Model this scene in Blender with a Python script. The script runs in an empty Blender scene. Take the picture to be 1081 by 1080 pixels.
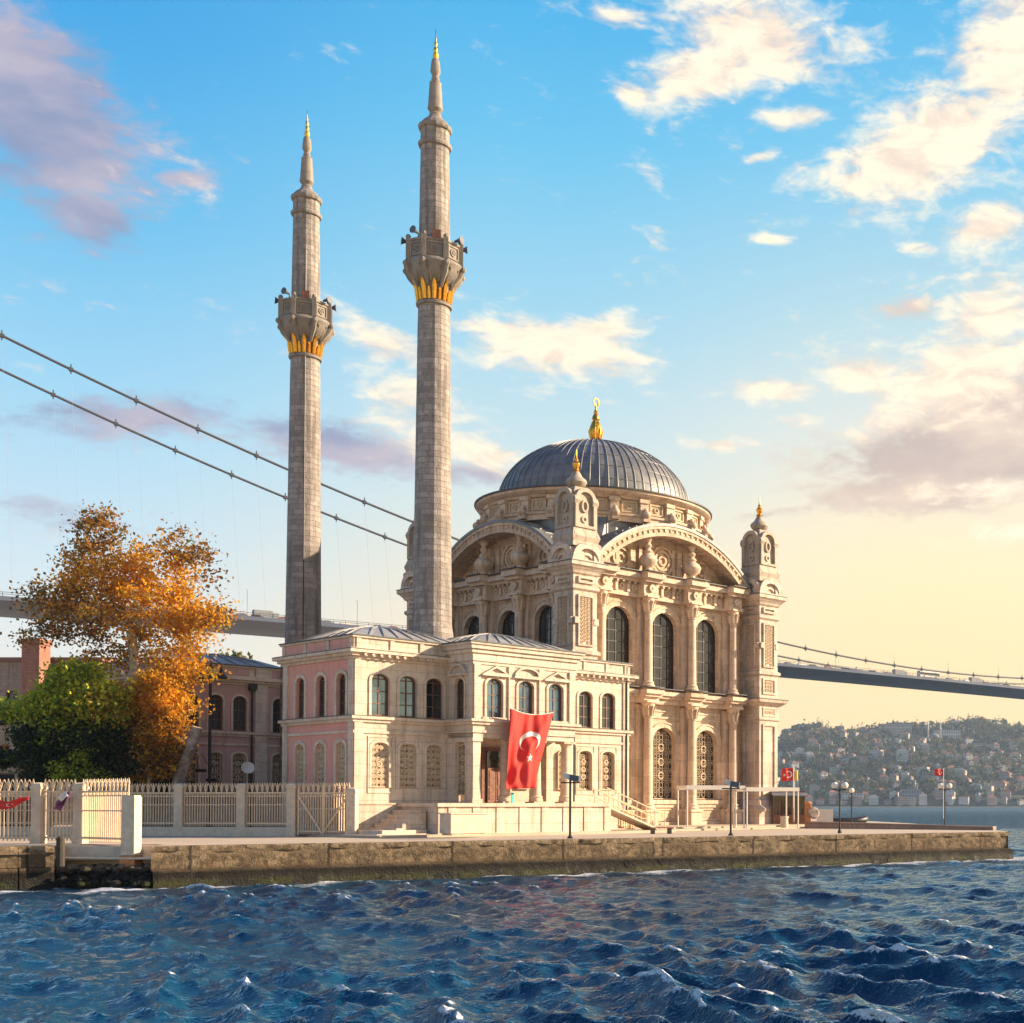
import bpy, bmesh, math, random
import numpy as np
from mathutils import Vector, Matrix
random.seed(7); rng = np.random.default_rng(7)
R = math.radians
SC = bpy.context.scene
COL = SC.collection

# ------------------------------------------------------------------ camera
F, U0, HOR, PITCH = 1400.0, 940.0, 850.0, R(1.0)
YP = HOR - F*math.tan(PITCH)
CAMZ = 2.9
G0 = 1.47                                   # quay / ground level above the water
cam_d = bpy.data.cameras.new('camera'); cam = bpy.data.objects.new('camera', cam_d); COL.objects.link(cam)
cam.location = (0, 0, CAMZ); cam.rotation_euler = (R(90)+PITCH, 0, 0)
cam_d.sensor_width = 36; cam_d.lens = F/1081*36
cam_d.shift_x = -(U0-540.5)/1081; cam_d.shift_y = (YP-540)/1081
cam_d.clip_start = .5; cam_d.clip_end = 20000
SC.camera = cam

# ------------------------------------------------------------------ light
SUN_AZ, SUN_EL = R(16), R(22)               # azimuth from +X towards +Y
SUN_STRENGTH = 5.0
SKY_GAIN = 0.49
SC.view_settings.view_transform = 'Standard'; SC.view_settings.look = 'None'
SC.view_settings.exposure = 1.36; SC.view_settings.gamma = 1
sd = Vector((math.cos(SUN_EL)*math.cos(SUN_AZ), math.cos(SUN_EL)*math.sin(SUN_AZ), math.sin(SUN_EL)))
sun_d = bpy.data.lights.new('sun', 'SUN'); sun = bpy.data.objects.new('sun', sun_d); COL.objects.link(sun)
sun_d.energy = SUN_STRENGTH; sun_d.angle = R(.6); sun_d.color = (1, .79, .545)
sun.rotation_euler = sd.to_track_quat('Z', 'Y').to_euler(); sun.location = (60, 30, 80)

def ray(px, py):                            # photo pixel -> world direction with y = 1
    yc = (YP-py)/F
    fw = math.cos(PITCH)-yc*math.sin(PITCH); up = math.sin(PITCH)+yc*math.cos(PITCH)
    return Vector(((px-U0)/F/fw, 1, up/fw))
def at(px, py, Y): return Vector((0, 0, CAMZ)) + ray(px, py)*Y
def gx(px, Y): return (px-U0)/F*Y
def hit(px, py, p0, n):
    d = ray(px, py); o = Vector((0, 0, CAMZ)); n = Vector(n)
    return o + d*((Vector(p0)-o).dot(n)/d.dot(n))
def lin(r, g, b, k=1.0):
    f = lambda c: (c/255/12.92 if c/255 <= .04045 else ((c/255+.055)/1.055)**2.4)
    return (f(r)*k, f(g)*k, f(b)*k, 1)
def angles(px, py):
    d = ray(px, py).normalized(); return math.atan2(d.x, d.y), math.asin(d.z)

# ------------------------------------------------------------------ node helper
class NT:
    def __init__(s, tree): s.t = tree; s.n = tree.nodes; s.l = tree.links
    def add(s, typ, **kw):
        nd = s.n.new(typ)
        ins = kw.pop('ins', {})
        for k, v in kw.items(): setattr(nd, k, v)
        for k, v in ins.items(): s.put(nd.inputs[k], v)
        return nd
    def put(s, sock, v):
        if isinstance(v, bpy.types.NodeSocket): s.l.new(v, sock)
        elif isinstance(v, bpy.types.Node): s.l.new(v.outputs[0], sock)
        else: sock.default_value = v
    def math(s, op, a, b=0.0, c=None, clamp=False):
        nd = s.n.new('ShaderNodeMath'); nd.operation = op; nd.use_clamp = clamp
        s.put(nd.inputs[0], a); s.put(nd.inputs[1], b)
        if c is not None: s.put(nd.inputs[2], c)
        return nd.outputs[0]
    def mix(s, fac, a, b, mode='MIX'):
        nd = s.n.new('ShaderNodeMix'); nd.data_type = 'RGBA'; nd.blend_type = mode
        s.put(nd.inputs[0], fac); s.put(nd.inputs[6], a); s.put(nd.inputs[7], b)
        return nd.outputs[2]
    def ramp(s, fac, stops, interp='LINEAR'):
        nd = s.n.new('ShaderNodeValToRGB'); nd.color_ramp.interpolation = interp
        e = nd.color_ramp.elements
        while len(e) < len(stops): e.new(.5)
        for i, (p, c) in enumerate(stops):
            e[i].position = p; e[i].color = c if len(c) == 4 else (*c, 1)
        s.put(nd.inputs[0], fac); return nd.outputs[0]
    def noise(s, vec, scale, detail=4, rough=.55, dist=0):
        nd = s.n.new('ShaderNodeTexNoise'); nd.inputs['Scale'].default_value = scale
        nd.inputs['Detail'].default_value = detail; nd.inputs['Roughness'].default_value = rough
        nd.inputs['Distortion'].default_value = dist
        if vec is not None: s.put(nd.inputs['Vector'], vec)
        return nd.outputs[0]
    def smooth(s, v, a, b):
        nd = s.n.new('ShaderNodeMapRange'); nd.interpolation_type = 'SMOOTHSTEP'
        s.put(nd.inputs[0], v); s.put(nd.inputs[1], a); s.put(nd.inputs[2], b); return nd.outputs[0]

# ------------------------------------------------------------------ sky
def make_world():
    w = bpy.data.worlds.new('World'); SC.world = w; w.use_nodes = True
    t = NT(w.node_tree); w.node_tree.nodes.clear()
    out = t.add('ShaderNodeOutputWorld'); bg = t.add('ShaderNodeBackground'); t.l.new(bg.outputs[0], out.inputs[0])
    tc = t.add('ShaderNodeTexCoord')
    sep = t.add('ShaderNodeSeparateXYZ', ins={0: tc.outputs['Generated']})
    az = t.math('ARCTAN2', sep.outputs[0], sep.outputs[1]); el = t.math('ARCSINE', sep.outputs[2])
    sky = t.add('ShaderNodeTexSky'); sky.sky_type = 'NISHITA'; sky.sun_disc = False
    sky.sun_elevation = SUN_EL; sky.sun_rotation = math.atan2(sd.x, sd.y); sky.dust_density = 2.5
    nish = t.mix(1.0, sky.outputs[0], (.07, .07, .07, 1), 'MULTIPLY')
    e = t.math('DIVIDE', el, .8)
    def st(px, lst): return [(max(0, angles(px, y)[1])/.8, lin(*c, 1+.10*max(0, (y-330)/500))) for y, c in lst]
    left = t.ramp(e, st(60, [(850, (232, 222, 205)), (690, (226, 226, 218)), (570, (194, 217, 228)), (400, (150, 204, 232)), (200, (92, 182, 228)), (0, (52, 158, 220))]) + [(1, lin(30, 92, 176))])
    mid = t.ramp(e, st(600, [(850, (254, 220, 158)), (680, (246, 222, 180)), (520, (206, 220, 218)), (350, (158, 207, 228)), (150, (98, 188, 229)), (0, (62, 170, 224))]) + [(1, lin(34, 98, 180))])
    right = t.ramp(e, st(1050, [(850, (255, 208, 130)), (740, (255, 217, 146)), (600, (255, 227, 176)), (450, (219, 222, 213)), (320, (176, 211, 222)), (150, (114, 192, 228)), (0, (74, 175, 225))]) + [(1, lin(40, 104, 184))])
    a0, a1, a2 = angles(60, 600)[0], angles(560, 600)[0], angles(960, 600)[0]
    c = t.mix(t.smooth(az, a0, a1), left, mid); c = t.mix(t.smooth(az, a1, a2), c, right)
    # warm glow round the sun (outside the picture, to the right)
    dv = t.add('ShaderNodeVectorMath', operation='DOT_PRODUCT', ins={0: tc.outputs['Generated'], 1: tuple(sd)})
    glow = t.math('POWER', t.math('MAXIMUM', dv.outputs[1], 0.0), 10.0)
    c = t.mix(t.math('MULTIPLY', glow, .8), c, (1.5, 1.05, .6, 1))
    c = t.mix(.12, c, nish)
    # clouds: soft lobes at fixed compass directions, torn by noise
    q = t.add('ShaderNodeCombineXYZ', ins={0: az, 1: el, 2: 0.0}).outputs[0]
    def field(lobes):
        acc = None
        for (px, py, rx, ry, rot, amp) in lobes:
            a, b = angles(px, py)
            m = t.add('ShaderNodeMapping', vector_type='TEXTURE', ins={0: q})
            m.inputs['Location'].default_value = (a, b, 0); m.inputs['Rotation'].default_value = (0, 0, R(rot))
            m.inputs['Scale'].default_value = (rx/F*.9, ry/F*.85, 1)
            ln = t.add('ShaderNodeVectorMath', operation='LENGTH', ins={0: m.outputs[0]})
            v = t.math('MULTIPLY', t.math('EXPONENT', t.math('MULTIPLY', t.math('POWER', ln.outputs[1], 2.0), -1.0)), amp)
            acc = v if acc is None else t.math('MAXIMUM', acc, v)
        return acc
    qs = t.add('ShaderNodeVectorMath', operation='MULTIPLY', ins={0: q, 1: (1, 2.3, 1)}).outputs[0]
    n1 = t.noise(qs, 26, 9, .60, .5); n2 = t.noise(qs, 9, 5, .55, .25); n3 = t.noise(qs, 60, 5, .6, .3)
    cream = field([(800, 40, 110, 46, -8, 1), (750, 75, 90, 30, 10, .95), (668, 100, 28, 13, -10, .8), (650, 20, 50, 14, 0, .7),
                   (985, 150, 135, 60, 22, 1), (1060, 60, 75, 70, 30, 1), (905, 195, 42, 20, 5, .9), (840, 125, 50, 14, 8, .8), (1045, 235, 55, 30, 10, .9),
                   (590, 368, 110, 32, -4, .95), (640, 346, 70, 18, 8, .9), (405, 360, 60, 24, -15, .85), (520, 345, 70, 12, 0, .8), (430, 425, 60, 36, 0, .75), (480, 470, 90, 22, -5, .7),
                   (815, 253, 30, 7, 0, .75), (690, 190, 24, 12, -30, .6), (800, 166, 26, 6, 15, .6), (812, 412, 60, 16, 0, .75), (760, 470, 50, 8, 0, .65),
                   (1010, 400, 110, 50, 20, 1), (915, 395, 50, 28, 0, .85), (1050, 330, 70, 45, 20, .9), (930, 450, 70, 22, 10, .8), (1040, 520, 90, 20, 0, .75), (965, 262, 30, 8, 0, .6), (850, 446, 44, 9, 0, .6), (1060, 560, 70, 22, 0, .55), (510, 480, 60, 20, -5, .75),
                   (1500, 300, 260, 80, 0, .8), (1400, 620, 260, 30, 0, .7), (200, -250, 420, 90, 0, .8), (900, -420, 420, 110, 0, .85)])
    mauve = field([(50, 130, 95, 80, -35, 1), (90, 225, 50, 34, -10, .9), (20, 60, 80, 50, 0, .8), (190, 188, 40, 11, 10, .6),
                   (130, 440, 130, 26, 10, .72), (360, 470, 120, 30, -6, .85), (500, 500, 60, 18, 0, .7), (60, 540, 90, 20, 0, .45),
                   (1015, 475, 165, 62, 4, 1.15), (980, 520, 140, 28, 0, 1), (1060, 430, 90, 60, 0, .9), (895, 220, 30, 14, 0, .5), (815, 542, 60, 10, 8, .6), (960, 326, 40, 14, 0, .6), (1180, 460, 120, 60, 0, .9)])
    def dens(mask, thr, w, na):
        s_ = t.math('ADD', mask, t.math('MULTIPLY', t.math('SUBTRACT', n1, .5), na))
        s_ = t.math('ADD', s_, t.math('MULTIPLY', t.math('SUBTRACT', n2, .5), 1.0))
        s_ = t.math('ADD', s_, t.math('MULTIPLY', t.math('SUBTRACT', n3, .5), .75))
        return t.smooth(s_, thr, thr+w)
    dm = dens(mauve, .16, .62, .9)
    mcol = t.mix(t.smooth(n2, .35, .65), lin(134, 138, 168), lin(186, 172, 182))
    warm = t.smooth(az, angles(300, 400)[0], angles(900, 400)[0])
    mcol = t.mix(warm, mcol, t.mix(t.smooth(n2, .35, .7), lin(186, 166, 160), lin(222, 198, 178)))
    c = t.mix(t.math('MULTIPLY', dm, .88), c, mcol)
    dc = dens(cream, .14, .72, 1.3)
    ccol = t.mix(t.smooth(n1, .34, .60), lin(232, 208, 186), lin(255, 238, 208))
    c = t.mix(t.math('MULTIPLY', dc, .92), c, ccol)
    t.put(bg.inputs[0], c); bg.inputs[1].default_value = SKY_GAIN
    w.cycles.sampling_method = 'MANUAL'; w.cycles.sample_map_resolution = 512
make_world()
# ------------------------------------------------------------------ materials
def newmat(name):
    m = bpy.data.materials.new(name); m.use_nodes = True; t = NT(m.node_tree)
    return m, t, m.node_tree.nodes['Principled BSDF']
def bump(t, b, h, strength, dist=.05):
    nd = t.add('ShaderNodeBump', ins={'Height': h}); nd.inputs['Strength'].default_value = strength; nd.inputs['Distance'].default_value = dist
    t.l.new(nd.outputs[0], b.inputs['Normal'])
def objco(t): return t.add('ShaderNodeTexCoord').outputs['Object']

def stone(name, col, stain, blocks=(1.1, .52), joint=.35, grime=.5, ochre=0.35, rough=.75, cyl=0, vary=.12, bumps=.35):
    """dressed stone: block joints, block to block tone, rain streaks, ochre patches"""
    m, t, b = newmat(name); co = objco(t)
    sx = t.add('ShaderNodeSeparateXYZ', ins={0: co})
    if cyl: hor = t.math('MULTIPLY', t.math('ARCTAN2', sx.outputs[0], sx.outputs[1]), cyl)
    else: hor = t.math('ADD', sx.outputs[0], t.math('MULTIPLY', sx.outputs[1], .97))
    bv = t.add('ShaderNodeCombineXYZ', ins={0: hor, 1: sx.outputs[2], 2: 0.0}).outputs[0]
    br = t.add('ShaderNodeTexBrick', ins={'Vector': bv, 'Scale': 1.0, 'Mortar Size': .02, 'Mortar Smooth': .4, 'Bias': 0.0, 'Brick Width': blocks[0], 'Row Height': blocks[1]})
    k = lambda f: tuple(min(1, c*f) for c in col[:3])+(1,)
    br.inputs['Color1'].default_value = k(1+vary); br.inputs['Color2'].default_value = k(1-vary); br.inputs['Mortar'].default_value = k(1-joint)
    c = br.outputs[0]
    n = t.noise(co, .55, 6, .62); n2 = t.noise(co, 3.2, 6, .65)
    mp = t.add('ShaderNodeMapping', ins={0: co}); mp.inputs['Scale'].default_value = (2.6, 2.6, .22)
    streak = t.noise(mp.outputs[0], 1.3, 5, .6)
    c = t.mix(t.math('MULTIPLY', t.smooth(n, .52, .74), ochre), c, stain)
    c = t.mix(t.math('MULTIPLY', t.smooth(streak, .47, .70), grime), c, tuple(v*f for v, f in zip(col[:3], (.44, .42, .40)))+(1,))
    c = t.mix(t.math('MULTIPLY', t.smooth(n2, .48, .72), grime*.85), c, k(.52))
    c = t.mix(t.math('MULTIPLY', t.smooth(t.noise(co, 1.4, 5, .7), .56, .68), grime*.7), c, tuple(v*f for v, f in zip(col[:3], (.50, .50, .52)))+(1,))
    c = t.mix(t.math('MULTIPLY', t.smooth(t.noise(co, 11, 3, .6), .60, .72), grime*.8), c, k(.35))
    c = t.mix(t.math('MULTIPLY', t.smooth(n2, .46, .25), .25), c, k(1.2))
    t.put(b.inputs['Base Color'], c); b.inputs['Roughness'].default_value = rough
    h = t.math('ADD', t.math('MULTIPLY', br.outputs[1], -.5), t.noise(co, 9, 6, .65))
    bump(t, b, h, bumps, .04)
    return m
def plain(name, col, rough=.6, metal=0, noise=.15, scale=6, bumps=0, spec=.5):
    m, t, b = newmat(name); co = objco(t)
    n = t.noise(co, scale, 5, .6)
    k = lambda f: tuple(min(1, c*f) for c in col[:3])+(1,)
    t.put(b.inputs['Base Color'], t.mix(t.smooth(n, .3, .7), k(1-noise), k(1+noise)))
    b.inputs['Roughness'].default_value = rough; b.inputs['Metallic'].default_value = metal; b.inputs['Specular IOR Level'].default_value = spec
    if bumps: bump(t, b, t.noise(co, scale*3, 5, .6), bumps, .03)
    return m
OCH = (.34, .19, .075, 1)
M = {}
M['marble'] = stone('honey_limestone', (.56, .405, .285), (.39, .18, .065, 1), (1.3, .6), .35, .65, .6, vary=.2)
M['trim'] = stone('pale_limestone_trim', (.575, .43, .315), OCH, (1.6, 1.05), .2, .6, .45, vary=.14)
M['tower'] = stone('greyish_limestone', (.53, .415, .33), (.31, .20, .12, 1), (1.2, .7), .3, .65, .35, vary=.18)
M['pavil'] = stone('cream_limestone', (.565, .45, .355), OCH, (1.25, .55), .24, .5, .55, vary=.1)
M['minar'] = stone('grey_minaret_stone', (.30, .255, .228), (.15, .125, .095, 1), (.85, .30), .28, 1.0, .6, cyl=.95, vary=.24, bumps=.9)
M['minar_trim'] = stone('minaret_carved_stone', (.245, .21, .178), (.13, .13, .1, 1), (2, 2), .1, .6, .3, bumps=.6)
M['pink'] = stone('rose_stucco', (.60, .285, .235), (.44, .20, .15, 1), (30, 30), .0, .22, .3, vary=.02, rough=.85, bumps=.2)
M['lantern_stone'] = stone('grimy_shaded_limestone', (.40, .33, .26), (.16, .11, .09, 1), (2, 2), .1, .6, .6, vary=.08, bumps=.5)  # darkened for grime and for shade on the lanterns, put into the colour
M['flashing'] = plain('dark_lead_flashing', (.055, .055, .06), .55, .1, .25, 4)
M['relief'] = plain('carved_relief', (.47, .355, .24), .8, 0, .2, 9, .5)
M['recess'] = plain('recess_ochre', (.24, .14, .07), .85, 0, .3, 5, .3)
M['gold'] = plain('gilded_metal', (.74, .38, .05), .34, 1, .25, 10, .35)
M['glass'] = plain('dark_window_glass', (.020, .022, .026), .06, 0, .3, 1.2, 0, .8)
M['glass_blue'] = plain('sky_tinted_glass', (.12, .19, .25), .05, .55, .25, .9, 0, .8)  # blue base colour and metal stand in for reflected sky
def glass_mat():
    m, t, b = newmat('old_window_glass'); co = objco(t); rnd = t.add('ShaderNodeObjectInfo').outputs['Random']
    n = t.noise(co, .9, 3, .5); k = t.smooth(t.math('ADD', t.math('MULTIPLY', n, .8), t.math('MULTIPLY', rnd, .6)), .45, 1.0)
    t.put(b.inputs['Base Color'], t.mix(k, (.012, .013, .015, 1), (.045, .046, .045, 1))); b.inputs['Roughness'].default_value = .07; b.inputs['Specular IOR Level'].default_value = .8
    bump(t, b, t.noise(co, 2.2, 3, .5), .25, .05); return m
M['glass'] = glass_mat()
M['pink_pale'] = stone('shaded_rose_stucco', (.46, .275, .25), (.33, .20, .17, 1), (30, 30), .0, .3, .35, vary=.02, rough=.85, bumps=.2)  # rose stucco again, greyed: the far wing's shade put into the colour
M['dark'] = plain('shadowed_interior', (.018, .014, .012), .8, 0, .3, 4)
M['frame'] = plain('brown_window_wood', (.10, .042, .022), .5, 0, .3, 8)
M['iron'] = plain('black_iron', (.02, .02, .022), .45, .3, .3, 9)
M['cream_iron'] = plain('cream_painted_iron', (.66, .475, .30), .5, 0, .12, 5)
M['white'] = plain('white_paint', (.60, .55, .49), .5, 0, .06, 3)
M['red_cloth'] = plain('red_flag_cloth', (.52, .020, .012), .75, 0, .08, 3)
M['white_cloth'] = plain('white_cloth', (.66, .62, .58), .75, 0, .03, 3)
M['yellow_cloth'] = plain('yellow_cloth', (.75, .5, .06), .75, 0, .05, 3)
M['purple_cloth'] = plain('purple_cloth', (.20, .06, .18), .75, 0, .3, 8)
M['tar'] = plain('tarred_wood', (.045, .034, .022), .8, 0, .3, 6)
M['wood'] = plain('reddish_wood', (.17, .058, .028), .5, 0, .35, 6)
M['rust'] = plain('orange_rust', (.45, .17, .05), .7, 0, .35, 6, .3)
M['bark'] = plain('plane_tree_bark', (.42, .33, .23), .9, 0, .45, 3, .6)
M['bark_grey'] = plain('grey_bark', (.27, .21, .18), .9, 0, .4, 3, .6)
M['concrete_white'] = plain('painted_concrete', (.56, .45, .34), .8, 0, .12, 4, .2)
M['globe'] = plain('frosted_globe', (.75, .68, .58), .35, 0, .05, 3)
M['teal'] = plain('teal_paint', (.02, .42, .42), .5)
M['lead_pale'] = plain('pale_lead_roofing', (.27, .26, .25), .5, .05, .2, 1.5, .2)  # paler grey than the dome lead
M['bridge'] = plain('bridge_steel', (.085, .095, .12), .6, .2, .15, .06)
M['hanger'] = plain('hanger_wire', (.30, .32, .36), .6)
M['cable'] = plain('cable_steel', (.05, .05, .058), .6, .2)
M['brick'] = stone('red_brick', (.33, .135, .09), (.25, .12, .08, 1), (.45, .14), .25, .45, .3, vary=.2)
M['brick_grey'] = stone('grey_brown_render', (.30, .215, .17), (.22, .13, .09, 1), (.6, .25), .2, .5, .4, vary=.12)

def lead_mat():
    m, t, b = newmat('lead_roofing'); co = objco(t)
    n = t.noise(co, .9, 6, .6); n2 = t.noise(co, 5, 5, .6)
    c = t.mix(t.smooth(n, .35, .68), (.115, .118, .128, 1), (.21, .205, .205, 1))
    c = t.mix(t.math('MULTIPLY', t.smooth(n2, .5, .75), .5), c, (.21, .20, .19, 1))
    t.put(b.inputs['Base Color'], c); b.inputs['Roughness'].default_value = .48; b.inputs['Metallic'].default_value = .12
    bump(t, b, n2, .25, .03); return m
M['lead'] = lead_mat()

def quay_mat():
    m, t, b = newmat('weathered_quay_concrete'); co = objco(t)
    sx = t.add('ShaderNodeSeparateXYZ', ins={0: co}); z = sx.outputs[2]
    n = t.noise(co, .7, 8, .68); n2 = t.noise(co, 4.5, 8, .7); n3 = t.noise(co, 14, 5, .7)
    c = t.mix(t.smooth(n, .35, .65), (.16, .105, .058, 1), (.29, .21, .13, 1))
    c = t.mix(t.math('MULTIPLY', t.smooth(n2, .40, .60), .9), c, (.075, .055, .034, 1))
    c = t.mix(t.math('MULTIPLY', t.smooth(n3, .55, .7), .6), c, (.09, .07, .05, 1))
    zz = t.math('ADD', z, t.math('MULTIPLY', t.math('SUBTRACT', n2, .5), .5))
    c = t.mix(t.smooth(zz, 1.05, 1.5), c, t.mix(t.smooth(n2, .4, .6), (.14, .10, .06, 1), (.38, .28, .175, 1)))
    c = t.mix(t.smooth(zz, .72, .50), c, (.012, .009, .006, 1))
    c = t.mix(t.math('MULTIPLY', t.smooth(zz, .34, .16), t.smooth(n, .44, .54)), c, (.030, .034, .003, 1))
    c = t.mix(t.smooth(zz, .12, -.02), c, (.014, .014, .010, 1))
    al = t.add('ShaderNodeVectorMath', operation='DOT_PRODUCT', ins={0: co, 1: (.789, .614, 0)}).outputs[1]
    fr_ = t.math('FRACT', t.math('DIVIDE', t.math('ADD', al, t.math('MULTIPLY', n2, .25)), 4.7))
    c = t.mix(t.math('MULTIPLY', t.math('LESS_THAN', fr_, .022), .8), c, (.03, .022, .014, 1))
    t.put(b.inputs['Base Color'], c)
    t.put(b.inputs['Roughness'], t.math('ADD', .35, t.math('MULTIPLY', t.smooth(zz, .1, .6), .5)))
    b.inputs['Specular IOR Level'].default_value = .2
    bump(t, b, t.math('ADD', n2, n3), .8, .10); return m
M['quay'] = quay_mat()
def paving_mat():
    m, t, b = newmat('pale_paving'); co = objco(t)
    br = t.add('ShaderNodeTexBrick', ins={'Vector': co, 'Scale': 1.0, 'Mortar Size': .012, 'Brick Width': 1.2, 'Row Height': .6})
    br.inputs['Color1'].default_value = (.46, .37, .275, 1); br.inputs['Color2'].default_value = (.40, .32, .235, 1); br.inputs['Mortar'].default_value = (.33, .26, .19, 1)
    n = t.noise(co, .5, 7, .65)
    t.put(b.inputs['Base Color'], t.mix(t.math('MULTIPLY', t.smooth(n, .5, .75), .45), br.outputs[0], (.30, .23, .165, 1)))
    b.inputs['Roughness'].default_value = .8; bump(t, b, t.noise(co, 6, 5, .6), .2, .03); return m
M['paving'] = paving_mat()
def leaf_mat(name, rough=.5, trans=.55):
    m, t, b = newmat(name)
    a = t.add('ShaderNodeAttribute', attribute_name='tint')
    t.put(b.inputs['Base Color'], a.outputs['Color']); b.inputs['Roughness'].default_value = rough; b.inputs['Specular IOR Level'].default_value = .3
    tr = t.add('ShaderNodeBsdfTranslucent'); t.put(tr.inputs[0], t.mix(1.0, a.outputs['Color'], (1.5, 1.35, .8, 1), 'MULTIPLY'))
    mx = t.add('ShaderNodeMixShader', ins={0: trans, 1: b.outputs[0], 2: tr.outputs[0]})
    t.l.new(mx.outputs[0], m.node_tree.nodes['Material Output'].inputs[0]); return m
M['leaf'] = leaf_mat('leaves')
def water_mat():
    m, t, b = newmat('sea_water'); co = t.add('ShaderNodeNewGeometry').outputs['Position']
    n1 = t.noise(co, 2.4, 6, .62, 0); n2 = t.noise(co, 14, 3, .55, 0)
    dist = t.add('ShaderNodeVectorMath', operation='LENGTH', ins={0: co}).outputs[1]
    a = t.add('ShaderNodeAttribute', attribute_name='foam').outputs['Fac']
    big = t.noise(co, .13, 3, .5)
    c = t.mix(t.smooth(big, .35, .65), (.0006, .022, .054, 1), (.0016, .044, .090, 1))
    fn = t.noise(co, 5, 9, .8, .3)
    fn2 = t.noise(co, 24, 4, .65, 0)
    fo = t.smooth(t.math('ADD', t.math('ADD', a, t.math('MULTIPLY', t.math('SUBTRACT', fn, .5), 1.6)), t.math('MULTIPLY', t.math('SUBTRACT', fn2, .5), 1.7)), .55, .95)
    t.put(b.inputs['Base Color'], t.mix(fo, c, (.62, .62, .62, 1))); b.inputs['Roughness'].default_value = .7; b.inputs['Specular IOR Level'].default_value = 0
    rgh = t.math('ADD', .03, t.math('ADD', t.math('MULTIPLY', fo, .5), t.math('MULTIPLY', t.smooth(dist, 60, 700), .25)))
    hgt = t.math('ADD', n1, t.math('ADD', t.math('MULTIPLY', n2, .3), t.math('MULTIPLY', t.math('MULTIPLY', t.noise(co, .75, 3, .55), 7.0), t.smooth(dist, 40, 220))))
    bp = t.add('ShaderNodeBump', ins={'Height': hgt}); bp.inputs['Strength'].default_value = .8; bp.inputs['Distance'].default_value = .13
    gl = t.add('ShaderNodeBsdfGlossy', ins={0: (.70, .88, 1, 1)}); t.put(gl.inputs['Roughness'], rgh)
    fr = t.add('ShaderNodeFresnel'); fr.inputs[0].default_value = 1.33
    for nd in (b, gl, fr): t.l.new(bp.outputs[0], nd.inputs['Normal'])
    mx = t.add('ShaderNodeMixShader', ins={0: t.math('MULTIPLY', t.math('MULTIPLY', fr.outputs[0], t.math('SUBTRACT', 1.0, t.math('MULTIPLY', t.smooth(dist, 60, 400), .50))), t.math('SUBTRACT', 1.0, fo)), 1: b.outputs[0], 2: gl.outputs[0]})
    t.l.new(mx.outputs[0], m.node_tree.nodes['Material Output'].inputs[0])
    return m
M['water'] = water_mat()
def land_mat():
    m, t, b = newmat('scrub_covered_hill'); co = objco(t)
    n = t.noise(co, .012, 7, .65)
    t.put(b.inputs['Base Color'], t.ramp(n, [(.3, (.022, .030, .014)), (.5, (.045, .052, .020)), (.68, (.095, .075, .032))])); b.inputs['Roughness'].default_value = .9; return m
M['land'] = land_mat()
HW = [plain('far_wall_%s' % k, c, .8, 0, .05, .2) for k, c in dict(white=(.48, .45, .42), cream=(.40, .33, .25), pinkish=(.36, .25, .21), grey=(.22, .22, .23)).items()]
HR = [plain('far_roof_%s' % k, c, .8, 0, .15, .2) for k, c in dict(tile=(.28, .095, .05), brown=(.20, .10, .07), slate=(.16, .16, .17)).items()]
M['far_window'] = plain('far_window', (.05, .05, .06), .4)

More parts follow.
